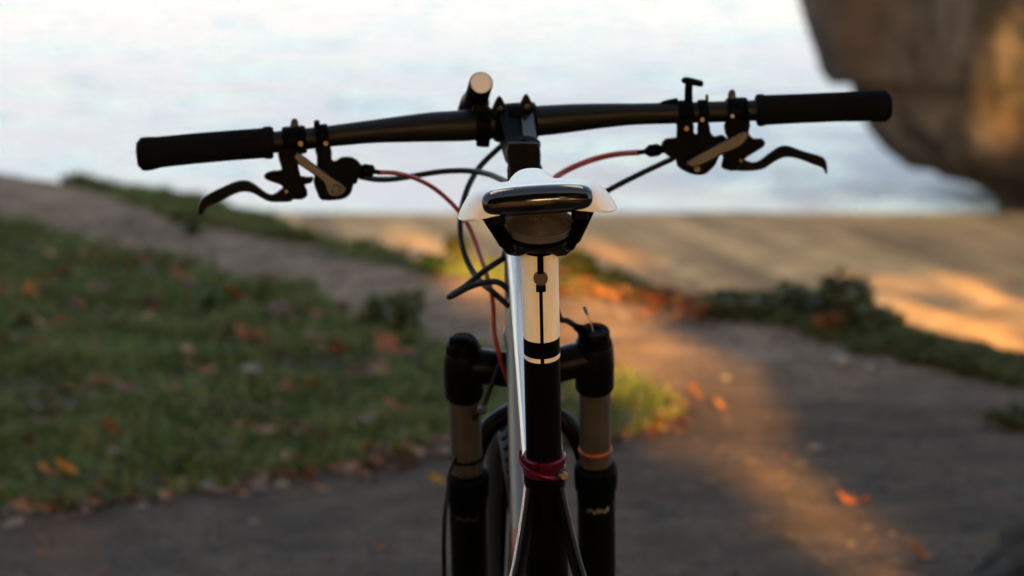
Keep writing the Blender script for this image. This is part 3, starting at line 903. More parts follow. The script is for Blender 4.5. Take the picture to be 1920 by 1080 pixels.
# ------------------------------------------------ brake levers and shifters (traced outlines, real depth)
def z1(L): return [(230 + x / 4, 180 + y / 4) for x, y in L]
def z2(L): return [(1180 + x / 3.692, 120 + y / 3.692) for x, y in L]
def clamp_ring(px0, py0, px1, py1, r, name, mat, parent, lip=.0):
    a, b = BP(px0, py0), BP(px1, py1)
    ax = (b - a)
    return part(MB().tube([a, a.lerp(b, .12), a.lerp(b, .88), b], [(r - 2) * K, r * K, r * K, (r - 2) * K], 24), name, mat, parent)
def bolt(px, py, d, r, parent, mat='brass', name='bolt'):
    p = BP(px, py, d)
    a = -nb; r *= .8
    o = part(MB().lathe(p, a, [(-.006, r * K), (.001, r * K), (.0022, r * .8 * K), (.0022, r * .45 * K), (.0008, r * .4 * K)], 14), name, M[mat], parent)
    return o
# left brake
lb = part(MB().prism(z1([(1180, 395), (1172, 480), (1192, 550), (1130, 556), (1075, 575), (1060, 603), (1078, 628), (1130, 648), (1185, 668), (1208, 700), (1226, 768), (1300, 776), (1345, 776), (1386, 748), (1382, 700), (1366, 664),
                         (1416, 652), (1428, 602), (1335, 596), (1322, 470), (1372, 410), (1375, 385)]), -.014, .034, BP, 2.2, 2), 'brake_lever', M['plastic'], label='left brake lever under the bar')
clamp_ring(530, 264.5, 574, 261, 27, 'clamp', M['plastic'], lb)
part(MB().tube([BP(552, 240), BP(552, 232), BP(552.5, 226), BP(552.5, 222)], [8 * K, 7.5 * K, 6.5 * K, 3.5 * K], 12), 'clamp_screw', M['lever'], lb)
part(MB().prism(z1([(566, 885), (563, 825), (588, 772), (640, 735), (730, 690), (830, 645), (900, 630), (960, 640), (1020, 680), (1080, 725), (1130, 735), (1180, 702), (1215, 680), (1262, 690), (1290, 738), (1270, 788),
                    (1200, 796), (1110, 794), (1050, 770), (990, 735), (930, 718), (870, 725), (800, 755), (700, 805), (645, 828), (618, 850), (606, 880), (588, 892)]), .018, .034, BP, 2.2, 2), 'blade', M['black'], lb)
bolt(230 + 1228 / 4, 180 + 715 / 4, -.0145, 4, lb)
bolt(230 + 1345 / 4, 180 + 745 / 4, -.0145, 5.5, lb, 'plastic', 'pivot')
bolt(230 + 1335 / 4, 180 + 358 / 4, -.0145, 6.5, lb)
# left shifter
ls = part(MB().prism(z1([(1445, 380), (1560, 380), (1568, 470), (1600, 482), (1640, 456), (1720, 456), (1780, 500), (1796, 560), (1772, 602), (1757, 655), (1732, 662), (1716, 722), (1672, 766), (1600, 781), (1492, 781), (1460, 730),
                         (1430, 640), (1452, 540), (1455, 450)]), -.012, .026, BP, 2.2, 2), 'shifter', M['plastic'], label='left shifter with grey thumb lever')
clamp_ring(592, 258.5, 616, 256, 25, 'clamp', M['plastic'], ls)
part(MB().box(BP(594, 233), (BP(599, 233) - BP(594, 233)), Vector((0, .009, 0)), Vector((0, 0, .004)), .3), 'clamp_lug', M['plastic'], ls)
bolt(611, 269, -.0135, 6, ls)
part(MB().prism(z1([(1284, 452), (1308, 424), (1345, 440), (1450, 520), (1560, 600), (1645, 655), (1672, 700), (1645, 748), (1570, 755), (1528, 722), (1508, 652), (1420, 582), (1330, 520), (1290, 478)]), -.030, -.021, BP, 2.6, 3), 'thumb_lever', M['lever'], ls)
bolt(230 + 1598 / 4, 180 + 700 / 4, -.030, 11, ls, 'lever', 'thumb_lever_boss')
part(MB().tube([BP(668, 316), BP(678, 318), BP(681, 318.5), BP(698, 321), BP(702, 322)], [9 * K, 9 * K, 12 * K, 12 * K, 7 * K], 12), 'barrel_adjuster', M['black'], ls)
part(MB().tube([BP(700, 321.5), BP(718, 324)], [5 * K, 4.5 * K], 12), 'ferrule', M['black'], ls)
# right brake
rb = part(MB().prism(z2([(668, 385), (832, 385), (826, 475), (862, 514), (912, 512), (939, 540), (930, 572), (880, 604), (822, 640), (795, 664), (745, 738), (662, 730), (634, 704), (648, 650), (640, 612), (700, 560), (662, 480)]), -.014, .034, BP, 2.2, 2),
          'brake_lever', M['plastic'], label='right brake lever under the bar')
clamp_ring(1362, 209, 1401, 207.5, 26, 'clamp', M['plastic'], rb)
part(MB().tube([BP(1372, 184), BP(1372, 177), BP(1372.5, 172), BP(1372.5, 168)], [8 * K, 7.5 * K, 6.5 * K, 3.5 * K], 12), 'clamp_screw', M['lever'], rb)
part(MB().prism(z2([(690, 640), (782, 656), (850, 678), (900, 665), (960, 620), (1020, 578), (1070, 562), (1120, 570), (1200, 600), (1290, 625), (1340, 645), (1366, 682), (1371, 755), (1355, 756), (1338, 720), (1270, 695), (1180, 660),
                    (1110, 645), (1060, 650), (1000, 680), (940, 720), (890, 735), (820, 741), (740, 738), (690, 720)]), .018, .034, BP, 2.2, 2), 'blade', M['black'], rb)
bolt(1180 + 772 / 3.692, 120 + 668 / 3.692, -.0145, 4, rb)
bolt(1180 + 712 / 3.692, 120 + 360 / 3.692, -.0145, 5.5, rb, 'silver')
bolt(1180 + 680 / 3.692, 120 + 706 / 3.692, -.0145, 6, rb, 'plastic', 'pivot')
# right shifter
rs_ = part(MB().prism(z2([(230, 600), (220, 556), (252, 513), (322, 505), (330, 440), (328, 400), (440, 400), (446, 470), (470, 480), (474, 400), (548, 400), (562, 470), (592, 500), (645, 488), (700, 560), (622, 640), (602, 690), (556, 740), (520, 765),
                          (460, 769), (390, 746), (330, 706), (320, 660), (270, 640)]), -.012, .026, BP, 2.2, 2), 'shifter', M['plastic'], label='right shifter with grey thumb lever')
clamp_ring(1308, 210.5, 1327, 210, 24, 'clamp', M['plastic'], rs_)
part(MB().box(BP(1325.5, 184), (BP(1328, 184) - BP(1325.5, 184)), Vector((0, .008, 0)), Vector((0, 0, .0035)), .3), 'clamp_lug', M['plastic'], rs_)
bolt(1180 + 505 / 3.692, 120 + 385 / 3.692, -.0135, 6, rs_)
bolt(1180 + 393 / 3.692, 120 + 447 / 3.692, -.0135, 6.5, rs_)
part(MB().prism(z2([(393, 684), (428, 652), (560, 580), (680, 520), (760, 476), (808, 466), (828, 488), (816, 522), (770, 572), (700, 606), (640, 626), (560, 672), (470, 712), (410, 708)]), -.030, -.021, BP, 2.6, 3), 'thumb_lever', M['lever'], rs_)
bolt(1180 + 470 / 3.692, 120 + 728 / 3.692, -.0135, 9, rs_, 'stanchion', 'thumb_lever_boss')
part(MB().tube([BP(1246, 279), BP(1240, 280), BP(1234, 281), BP(1218, 283), BP(1210, 284.5)], [8 * K, 8 * K, 12 * K, 12 * K, 6 * K], 12), 'barrel_adjuster', M['black'], rs_)
part(MB().tube([BP(1212, 284), BP(1196, 286)], [5 * K, 4.5 * K], 12), 'ferrule', M['black'], rs_)
# fork lockout remote with T lever
lk = clamp_ring(1270, 211.5, 1299, 211, 24, 'lockout_remote', M['plastic'], None)
lk['label'] = 'lockout remote with T shaped thumb knob'
part(MB().tube([BP(1291, 190), BP(1291, 170), BP(1292, 157)], [8 * K, 7.5 * K, 7.5 * K], 14), 'knob_stem', M['plastic'], lk)
part(MB().prism([(1278, 148), (1284, 144), (1300, 146.5), (1316, 151), (1319, 156), (1316, 163), (1298, 160), (1281, 156.5), (1277.5, 152)], -.010, .012, BP, 1.6, 2), 'knob', M['plastic'], lk)
part(MB().prism([(1238, 192), (1246, 188), (1262, 184.5), (1270, 184), (1270, 196), (1240, 197)], -.004, .012, BP, 1.2, 2), 'remote_paddle', M['plastic'], lk)
part(MB().prism([(1269, 222), (1299, 222), (1300, 258), (1268, 258)], -.013, .012, BP, 1.6, 1), 'remote_bracket', M['plastic'], lk)

# ------------------------------------------------ stem
stem = part(MB().prism([(948, 286), (952, 270), (958, 266), (1004, 266), (1011, 272), (1014, 290), (1013, 318), (1010, 345), (958, 345), (954, 320)], -.112, -.062, BP, 3, 2), 'stem', M['black'], label='black stem clamping the bar')
# bar clamp with its four ears
part(MB().tube([BP(926, 231), BP(932, 231), BP(1000, 226.5), BP(1006, 226)], [33 * K, 36.5 * K, 36.5 * K, 33 * K], 30), 'bar_clamp', M['black'], stem)
def stem_arm(x0, x1, xa, xb, mat, name, h0=200, h1=268, dz=0):
    m = MB()
    a = m.ring([BP(x0, h0, -.012), BP(x1, h0, -.012), BP(x1, h0 + 40, -.012), BP(x0, h0 + 46, -.012)])
    b = m.ring([BP(lerp(x0, xa, .8), lerp(h0, h1, .78) , -.052), BP(lerp(x1, xb, .8), lerp(h0, h1, .78), -.052), BP(lerp(x1, xb, .8), 300, -.052), BP(lerp(x0, xa, .8), 300, -.052)])
    c = m.ring([BP(xa, h1, -.070), BP(xb, h1, -.070), BP(xb, 306, -.070), BP(xa, 306, -.070)])
    m.bridge(a, b); m.bridge(b, c); m.f.append(tuple(reversed(a))); m.f.append(tuple(c))
    return part(m, name, mat, stem, angle=30)
stem_arm(931, 952, 950, 962, M['black'], 'stem_arm', 202, 270)
stem_arm(950, 978, 961, 984, M['black'], 'stem_arm', 212, 274)
stem_arm(976, 998, 983, 1008, M['gloss'], 'stem_arm', 204, 270)
for x, y, nm in ((936, 206, 'l'), (986, 202, 'r')):
    e = part(MB().prism([(x - 14, y + 10), (x - 13, y - 4), (x - 8, y - 16), (x - 4, y - 24), (x, y - 26.5), (x + 4, y - 24), (x + 9, y - 15), (x + 13, y - 2), (x + 15, y + 10)], -.016, .016, BP, 1.6, 2), 'clamp_ear', M['black'], stem)
    part(MB().lathe(BP(x + 2, y - 2, -.016), -nb + Vector((0, 0, .35)), [(-.004, 5 * K), (.002, 5 * K), (.003, 3.5 * K), (.003, 2 * K), (.001, 1.8 * K)], 12), 'bolt', M['brass'], e)
capd = BP(981, 268, -.088)
part(MB().lathe(S(0, 0, 0) + AX * ((capd - O).dot(AX) - .004), AX, [(0, .0165), (.004, .0165), (.0055, .015), (.0055, .006), (.004, .005)], 24), 'top_cap', M['plastic'], stem)
bolt(983, 298, -.113, 4, stem, 'black')

# ------------------------------------------------ front lamp (torch clamped on the bar)
la = BP(902, 156, -.045); lb2 = BP(886, 208, .055)
ldir = (lb2 - la).normalized(); LL = (lb2 - la).length
lamp = part(MB().lathe(la, ldir, [(0, .0112), (.0012, .0121), (.012, .0121), (.014, .0112), (.022, .0112), (.024, .0121), (LL * .62, .0121), (LL * .72, .0150), (LL, .0155), (LL + .002, .013)], 28), 'torch', M['black'], label='torch with pale pink tail cap clamped on the bar')
part(MB().lathe(la - ldir * .0012, ldir, [(0, .0102), (.0006, .0106), (.0014, .0106)], 28), 'tail_cap', M['lamp_end'], lamp)
part(MB().tube([BP(892, 233.5), BP(895, 233.5), BP(916, 232), BP(919, 232)], [31 * K, 33.5 * K, 33.5 * K, 31 * K], 26), 'clamp', M['plastic'], lamp)
part(MB().prism([(884, 212), (888, 196), (912, 194), (916, 212)], -.014, .016, BP, 2, 1), 'bracket', M['plastic'], lamp)
part(MB().tube([BP(906, 258), BP(905.5, 268), BP(905, 275)], [13 * K, 13 * K, 12 * K], 16), 'clamp_nut', M['plastic'], lamp)

# ------------------------------------------------ saddle
SC = 3.245                                            # forward distance of the saddle's widest part
s_mid = at(1006, 352, 3.165)
def SAD(u, v, w): return s_mid + RV_ * u + FV * v + UPV * w - RV_ * (w * .012)
tiltS = R(2.2)
def sad_pt(u, v, w):                                   # roll a touch: the left wing hangs lower
    c, s = math.cos(tiltS), math.sin(tiltS)
    return SAD(u * c - w * s * -1 * -1, v, w * c + u * s)
stations = [(.003, .0500, .0225, .0, 7.0), (.008, .0570, .0240, .0, 7.0), (.016, .0620, .0250, .0004, 7.0), (.028, .0655, .0258, .0008, 7.0), (.045, .0668, .0262, .0010, 6.5), (.062, .0660, .0265, .0005, 5.5), (.085, .0615, .027, -.001, 4.2), (.108, .0530, .027, -.003, 3.2),
            (.130, .0440, .026, -.004, 2.8), (.152, .0370, .026, -.0042, 2.7), (.180, .0325, .026, -.0044, 2.7), (.210, .0300, .026, -.0046, 2.7), (.238, .0280, .026, -.0055, 2.7), (.256, .0235, .024, -.008, 2.6), (.266, .015, .017, -.013, 2.4), (.269, .005, .006, -.020, 2.2)]
sm = MB(); prev = None
for k, (v, hw, drop, zt, ex) in enumerate(stations):
    pts = []
    nU = 24
    for i in range(nU + 1):                            # over the top from left edge to right edge
        q = math.sin((-1 + 2 * i / nU) * math.pi / 2)
        pts.append(sad_pt(hw * q, v, zt - drop * abs(q) ** ex))
    for i in range(nU + 1):                            # back underneath
        q = math.sin((1 - 2 * i / nU) * math.pi / 2)
        pts.append(sad_pt(hw * q * .97, v, zt - drop - .0012 + .0055 * (1 - abs(q) ** 1.6)))
    rg = sm.ring(pts)
    if prev: sm.bridge(prev, rg)
    else: sm.f.append(tuple(reversed(rg)))
    prev = rg
sm.f.append(tuple(prev))
saddle = part(sm, 'saddle', M['white'], label='white saddle with black glossy rear bumper', angle=55)
bp_, br_ = [], []
for k in range(25):
    q = -1 + k / 12
    x = .0455 * math.sin(q * math.pi / 2)
    q = math.sin(q * math.pi / 2)
    bp_.append(sad_pt(x, (.0150 - .006 * (1 - q * q)), -.0106 - .0025 * abs(q) ** 2.5))
    e = max(0, 1 - abs(q) ** 16)
    br_.append(((.0118 * e ** .5 * (1 - .10 * q * q)) + .0006, (.0140 * e ** .5) + .0006))
part(MB().tube(bp_, br_, 24, ref=UPV), 'rear_bumper', M['gloss'], saddle)
part(MB().tube([sad_pt(-.030, -.004, -.0185), sad_pt(-.012, -.0068, -.0188), sad_pt(.012, -.0068, -.0188), sad_pt(.030, -.004, -.0185)], .0005, 8), 'bumper_glint', M['lever'], saddle)  # thin strip drawn as the gloss highlight low on the bumper
# rails: flat struts down to the clamp and along underneath
for s in (-1, 1):
    rp_ = catmull([sad_pt(.0405 * s, .014, -.022), sad_pt(.0365 * s, .018, -.030), sad_pt(.029 * s, .030, -.045), sad_pt(.0245 * s, .046, -.0555), sad_pt(.022 * s, .105, -.056), sad_pt(.021 * s, .165, -.050), sad_pt(.014 * s, .225, -.030)], 5)
    part(MB().tube(rp_, [(.0065, .0042)] * 12 + [(.0045, .004)] * (len(rp_) - 12), 12, ref=RV_), 'saddle_rail', M['black'], saddle)
    part(MB().box(sad_pt(.0345 * s, .014, -.0255), RV_ * .007, FV * .009, UPV * .0045, .3), 'rail_socket', M['plastic'], saddle)
# smoked round reflector under the bumper
ra_ = (UPV * math.cos(R(19)) - FV * math.sin(R(19))).normalized()
rf = part(MB().lathe(sad_pt(.0008, .034, -.0345), ra_, [(-.0055, .0262), (-.0045, .0270), (.001, .0270), (.0022, .0282), (.0034, .0278), (.0042, .0255), (.0075, .0225), (.0095, .014), (.0102, .004)], 40), 'round_reflector', M['lens'], saddle, 'smoked round reflector under the saddle')
part(MB().lathe(sad_pt(.0008, .034, -.0345), ra_, [(.0006, .0270), (.0014, .0289), (.0028, .0289), (.0036, .0270)], 44), 'reflector_rim', M['silver'], rf)
part(MB().lathe(sad_pt(.0008, .034, -.0345) - ra_ * .0110, ra_, [(0, .0245), (.0012, .0255), (.0042, .0255), (.005, .0245)], 36), 'reflector_base', M['plastic'], rf)
# post head
YP = 3.285
def PP(px, py, d=0.0): return at(px, py, YP + d)
head = part(MB().prism([(940, 446), (950, 441), (1068, 441), (1077, 446), (1076, 466), (1062, 479), (1046, 481), (1030, 474), (1010, 476), (992, 474), (974, 481), (958, 479), (944, 468)], -.028, .030, PP, 1.5, 1), 'post_head', M['black'], label='black seat post head clamping the rails')
part(MB().box(PP(1008, 452, -.024), Vector((.024, 0, 0)), Vector((0, .008, 0)), Vector((0, 0, .0032)), .3), 'clamp_plate', M['plastic'], head)
for x, y, r, mt in ((978, 461, 5, 'brass'), (1046, 458, 4.5, 'silver'), (966, 449, 3.5, 'silver')):
    part(MB().lathe(PP(x, y, -.0285), (0, -1, .1), [(-.004, r / 2200), (.0012, r / 2200), (.0018, r * .7 / 2200), (.0008, r * .5 / 2200)], 12), 'bolt', M[mt], head)

# ------------------------------------------------ seat post
def PS(s_, u=0.0, v=0.0):
    """point on the post line: s_ = photo row"""
    t = (s_ - 480) / (852 - 480)
    p = at(lerp(1012, 1020, t), s_, lerp(3.30, 3.362, t))
    return p
pr = .01575
post = part(MB().tube([PS(472), PS(600), PS(700), PB + SD * .12], pr, 36), 'seat_post', M['postblack'], label='black seat post with champagne upper section')
def sleeve(s0, s1, name, mat, ang0=0, ang1=360, r=pr + .00025):
    m = MB(); a, b = PS(s0), PS(s1)
    # split by the dark centre line that faces the camera
    ax = (b - a).normalized(); u = (RV_ - ax * RV_.dot(ax)).normalized(); w = ax.cross(u)
    if w.y > 0: w = -w
    n = 40; ra, rb = [], []
    for k in range(n + 1):
        th = R(lerp(ang0, ang1, k / n))
        d = u * math.sin(th) + w * math.cos(th)
        ra.append(a + d * r); rb.append(b + d * r)
    i0 = m.ring(ra); i1 = m.ring(rb)
    for k in range(n): m.f.append((i0[k], i0[k + 1], i1[k + 1], i1[k]))
    o = part(m, name, mat, post)
    return o
CP_S = 14                                              # the ring appears lower at the front: rows are of the axis
sleeve(466, 628, 'post_sleeve', M['cream'], 5.5, 354.5)
sleeve(658.5, 666.5, 'post_ring', M['cream'], 6.0, 354.0)
def front(s_, off=0.0, dx=0.0):
    a, b = PS(480), PS(852); ax = (b - a).normalized()
    u = (RV_ - ax * RV_.dot(ax)).normalized(); w = ax.cross(u)
    if w.y > 0: w = -w
    return PS(s_) + w * (pr + off) + u * dx
def vstrip(s0, s1, hw, off, mat, name, th=.0012):
    a, b = front(s0, off), front(s1, off); c = a.lerp(b, .5); ax = (b - a)
    u = (RV_ - ax.normalized() * RV_.dot(ax.normalized())).normalized(); w = ax.normalized().cross(u)
    return part(MB().box(c, u * hw, w * th, ax * .5, .15), name, mat, post)
vstrip(464, 494, .0026, .003, M['black'], 'adjuster_bolt', .0024)
fp = front(505, .001); wv = (front(505, .01) - front(505, 0)).normalized()
wv2 = (wv * .72 + Vector((0, -.69, 0.0))).normalized()
part(MB().lathe(fp, wv2, [(-.003, .0062), (.0030, .0062), (.0036, .0058), (.0036, .0050), (.0032, .0048)], 26), 'barrel_nut', M['stanchion'], post)
vstrip(518, 530, .0042, .0016, M['black'], 'bolt_washer', .0016)

# ------------------------------------------------ seat collar with quick release
cax = -SD
cc = PB + SD * .0085
collar = part(MB().lathe(cc - cax * .0085, cax, [(0, .0176), (.001, .0190), (.006, .0190), (.007, .0180), (.010, .0180), (.011, .0194), (.016, .0194), (.0175, .0178)], 40), 'seat_collar', M['collar'], label='crimson seat collar with quick release lever')
ql = []
for k in range(9):
    th = R(lerp(-100, 28, k / 8))
    u = (RV_ - cax * RV_.dot(cax)).normalized(); w = cax.cross(u)
    if w.y > 0: w = -w
    ql.append(cc + (u * math.sin(th) + w * math.cos(th)) * (.0212 + .0006 * k) + cax * lerp(.010, -.004, k / 8))
part(MB().tube(ql, [(.0018, .0022)] * 7 + [(.0026, .0028), (.0020, .0022)], 12), 'quick_release_lever', M['collar'], collar)
nu = cc + (u * math.sin(R(42)) + w * math.cos(R(42))) * .0215 - cax * .004
part(MB().lathe(nu - Vector((.0, .004, 0)), Vector((.35, -1, .1)), [(-.006, .0035), (0, .0045), (.005, .0045), (.0075, .0032), (.0075, .0015)], 14), 'quick_release_nut', M['brass'], collar)

# ------------------------------------------------ frame
seat_top = PB + SD * .010
frame = part(MB().tube([seat_top, PB + SD * .03, PB + SD * .10, PB + SD * .25, BB], [.0182, .0182, .0195, .0195, .022], 32), 'frame', M['postblack'], label='frame with silver top tube and black seat tube')
hb = S(0, 0, .035)
part(MB().lathe(hb, AX, [(0, .026), (.006, .0265), (.012, .0235), (.12, .0225), (.138, .0235), (.150, .0235)], 32), 'head_tube', M['framegrey'], frame)
part(MB().lathe(S(0, 0, .185), AX, [(0, .022), (.004, .0225), (.010, .020), (.022, .0185), (.028, .0175), (.045, .0175)], 28), 'headset', M['plastic'], frame)
part(MB().lathe(S(0, 0, .026), AX, [(0, .024), (.009, .0245)], 28), 'crown_race', M['plastic'], frame)
def super_tube(pts, hw, hh, p, name, mat, parent, seg=36, up=UPV):
    m = MB(); prev = None; P = [Vector(q) for q in pts]
    for i, q in enumerate(P):
        T = (P[min(i + 1, len(P) - 1)] - P[max(i - 1, 0)]).normalized()
        u = T.cross(up).normalized(); w = u.cross(T)
        a_ = lerp(hw[0], hw[1], i / (len(P) - 1)); b_ = lerp(hh[0], hh[1], i / (len(P) - 1))
        pts_ = []
        for k in range(seg):
            th = 2 * math.pi * k / seg; c, s = math.cos(th), math.sin(th)
            pts_.append(q + u * (a_ * math.copysign(abs(c) ** (2 / p), c)) + w * (b_ * math.copysign(abs(s) ** (2 / p), s)))
        rg = m.ring(pts_)
        if prev: m.bridge(prev, rg)
        else: m.f.append(tuple(reversed(rg)))
        prev = rg
    m.f.append(tuple(prev))
    return part(m, name, mat, parent, angle=60)
tt_a = S(0, -.008, .142); tt_b = PB + SD * .042
tt = super_tube([tt_a, tt_a.lerp(tt_b, .33) + UPV * .004, tt_a.lerp(tt_b, .66) + UPV * .002, tt_b], (.0215, .0185), (.021, .017), 3.4, 'top_tube', M['frame'], frame)
dt_a = S(0, -.006, .075)
dt = super_tube([dt_a, dt_a.lerp(BB, .3), dt_a.lerp(BB, .7), BB], (.0235, .030), (.028, .026), 2.6, 'down_tube', M['framegrey'], frame)
dm = dt_a.lerp(BB, .42); dT = (BB - dt_a).normalized()
m_ = super_tube([dm - dT * .012, dm + dT * .010], (.0266, .0268), (.0278, .0278), 2.6, 'red_band', M['redmark'], frame)
part(MB().lathe(BB - RV_ * .04, RV_, [(0, .021), (.08, .021)], 24), 'bottom_bracket', M['plastic'], frame)
RA = BB - FV * .425 + UPV * (WR - BB.z)
for s in (-1, 1):
    st_ = catmull([PB + SD * .030 + RV_ * .011 * s, PB + SD * .062 - FV * .026 + RV_ * .0165 * s, PB + SD * .10 - FV * .058 + RV_ * .0245 * s, PB + SD * .2 - FV * .16 + RV_ * .048 * s, RA + RV_ * .066 * s], 5)
    part(MB().tube(st_, [(.0055, .011)] * 12 + [(.006, .009)] * (len(st_) - 12), 14, ref=RV_), 'seat_stay', M['postblack'], frame)
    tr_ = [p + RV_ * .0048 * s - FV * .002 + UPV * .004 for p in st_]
    part(MB().tube(tr_[:18], .0018 if s < 0 else .0006, 8), 'stay_highlight', M['frame'] if s < 0 else M['framegrey'], frame)  # thin strip drawn as the sky's edge highlight along the stay
    cs_ = catmull([BB + RV_ * .03 * s, BB - FV * .12 + RV_ * .04 * s, RA + RV_ * .066 * s], 5)
    part(MB().tube(cs_, .010, 12), 'chain_stay', M['framegrey'], frame)
    part(MB().box(RA + RV_ * .067 * s, RV_ * .003, FV * .018, UPV * .02, .2), 'dropout', M['framegrey'], frame)

# ------------------------------------------------ fork
fork = part(MB().lathe(S(0, 0, -.025), AX, [(0, .020), (.006, .024), (.040, .024), (.052, .0225)], 32), 'fork', M['forkblack'], label='black suspension fork with bronze stanchions')
LU = .0672
AXW = -(O.z - WR + .041 * FW.z) / -AX.z if False else (WR - (O + FW * .041).z) / AX.z
for s in (-1, 1):
    arm = catmull([S(0, 0, -.004), S(.022 * s, -.002, .001), S(.044 * s, -.002, .006), S(.060 * s, 0, .008)], 5)
    part(MB().tube(arm, [(.021, .022)] * 4 + [(.018, .0195)] * (len(arm) - 4), 20, ref=AX), 'crown_arm', M['forkblack'], fork)
    part(MB().lathe(S(LU * s, 0, -.030), AX, [(0, .0180), (.003, .0200), (.030, .0206), (.050, .0200), (.056, .0175)], 32), 'crown_socket', M['forkblack'], fork)
    part(MB().tube([S(LU * s, 0, -.03), S(LU * s, 0, -.20)], .0163, 32), 'stanchion', M['stanchion'], fork)
    part(MB().lathe(S(LU * s, 0, -.160), AX, [(0, .0198), (.010, .0206), (.014, .0222), (.032, .0228), (.038, .0220), (.041, .0190), (.042, .0168)], 32), 'dust_seal', M['plastic'], fork)
    low = part(MB().tube([S(LU * s, 0, -.155), S(LU * s, 0, -.30), S(LU * s, 0, AXW + .05), S(LU * s * .95, .03, AXW + .01), S(LU * s * .9, .041, AXW - .008)], [.0198, .0195, .0185, .016, .014], 30), 'lower_leg', M['forkblack'], fork)
    # small print below the seal, too blurred to read
    for k in range(7):
        a = R(-32 + 64 * k / 6) - (0.12 if s < 0 else 0)
        wv3 = -FW
        d = (RT * math.sin(a) - FW * math.cos(a))
        part(MB().box(S(LU * s, 0, -.166 + .0012 * math.sin(k * 2.3)) + d * .0200, RT * math.cos(a) * .0014 + FW * math.sin(a) * .0014, d * .0004, AX * (.0020 + .0008 * (k % 3 == 0)), .2), 'print_mark', M['mark'] if s > 0 else M['lever'], low)
    # compression knob
    if s < 0:
        part(MB().lathe(S(LU * s, 0, .024), AX, [(0, .0185), (.006, .019), (.010, .0165), (.013, .0155), (.016, .012), (.0165, .004)], 9), 'air_cap', M['plastic'], fork)
        part(MB().box(S(LU * s - .004, -.004, .040), RT * .010, FW * .006, AX * .003, .4), 'air_cap_tab', M['plastic'], fork)
    else:
        part(MB().lathe(S(LU * s, 0, .024), AX, [(0, .0185), (.003, .0185), (.005, .0165), (.014, .0165), (.0165, .0150), (.0165, .008), (.0150, .007)], 32), 'lockout_cap', M['plastic'], fork)
    part(MB().lathe(S(LU * s, 0, -.123 + .02), AX, [(0, .0166), (.001, .0178), (.0026, .0178), (.0036, .0166)], 28), 'travel_ring', M['oring'] if s > 0 else M['plastic'], fork)
arch = catmull([S(-LU + .006, .014, -.165), S(-.058, .028, -.125), S(-.042, .038, -.092), S(-.018, .042, -.077), (S(.0, .042, -.075)), S(.018, .042, -.077), S(.042, .038, -.092), S(.058, .028, -.125), S(LU - .006, .014, -.165)], 4)
part(MB().tube(arch, (.010), 14), 'brace_arch', M['forkblack'], fork)

# ------------------------------------------------ wheels
def wheel(cen, axd, name, label, hubw):
    a = axd.normalized()
    u = UPV - a * UPV.dot(a); u.normalize(); w = a.cross(u)
    def ringpt(th, rr, off): return cen + (u * math.cos(th) + w * math.sin(th)) * rr + a * off
    root_m = MB(); nS = 72
    def torus(m, rc, ra, rb, ns=72, sec=16):
        prev = None; first = None
        for k in range(ns):
            th = 2 * math.pi * k / ns
            pts = [ringpt(th, rc + ra * math.cos(2 * math.pi * j / sec), rb * math.sin(2 * math.pi * j / sec)) for j in range(sec)]
            rg = m.ring(pts)
            if prev: m.bridge(prev, rg)
            else: first = rg
            prev = rg
        m.bridge(prev, first)
    torus(root_m, WR - .0285, .0255, .0265)
    tyre = part(root_m, 'tyre', M['tyre'], label=label)
    tm = MB()
    for k in range(88):
        th = 2 * math.pi * k / 88
        for off, rr, hw in ((-.021, -.0105, .0045), (0, 0, .006), (.021, -.0105, .0045)):
            t2 = th + (math.pi / 88 if off else 0)
            c = ringpt(t2, WR - .0035 + rr, off)
            rad = (u * math.cos(t2) + w * math.sin(t2) + a * (off * 32)).normalized()
            tan = (-u * math.sin(t2) + w * math.cos(t2))
            tm.box(c, tan * .0072, rad.cross(tan) * hw, rad * .0036, .25)
    tr = part(tm, 'tread_block', M['tyre'], tyre); tr['kind'] = 'stuff'
    rm = MB(); torus(rm, WR - .062, .010, .014, 72, 10); part(rm, 'rim', M['black'], tyre)
    part(MB().lathe(cen - a * hubw, a, [(0, .012), (.006, .022), (.012, .018), (hubw * 2 - .012, .018), (hubw * 2 - .006, .022), (hubw * 2, .012)], 20), 'hub', M['black'], tyre)
    sp = MB()
    for k in range(32):
        th = 2 * math.pi * k / 32; sd = 1 if k % 2 else -1
        sp.tube([ringpt(th + .35 * (1 if k % 4 < 2 else -1), .019, hubw * .8 * sd), ringpt(th, WR - .068, .004 * sd)], .001, 5)
    part(sp, 'spokes', M['silver'], tyre)
    return tyre
fwheel_c = S(0, .041, AXW)
wheel(fwheel_c, RT, 'front_wheel', 'front tyre with knobbly tread between the fork legs', .045)
wheel(RA, RV_, 'rear_wheel', 'rear tyre with knobbly tread', .055)

# ------------------------------------------------ drive train and stand (below the frame)
crank = part(MB().lathe(BB + RV_ * .045, RV_, [(0, .02), (.004, .078), (.007, .080), (.009, .078), (.012, .03), (.016, .018)], 44), 'chainring', M['black'])
for s in (-1, 1):
    e = BB + RV_ * .068 * s + (FV * .11 + UPV * -.13) * s
    ca = part(MB().tube([BB + RV_ * .055 * s, BB.lerp(e, .1) + RV_ * .06 * s, e], [(.013, .008), (.012, .007), (.011, .006)], 12), 'crank_arm', M['black'], crank)
    part(MB().box(e + RV_ * .055 * s, RV_ * .045, FV * .042, UPV * .010, .25), 'pedal', M['plastic'], crank)
ch_ = MB()
for z_ in (1, -1):
    ch_.tube([BB + RV_ * .05 + UPV * .079 * z_, RA + RV_ * .05 + UPV * .045 * z_], .004, 8)
part(ch_, 'chain', M['chrome'])
part(MB().lathe(RA + RV_ * .03, RV_, [(0, .05), (.02, .045), (.04, .025)], 32), 'cassette', M['chrome'])
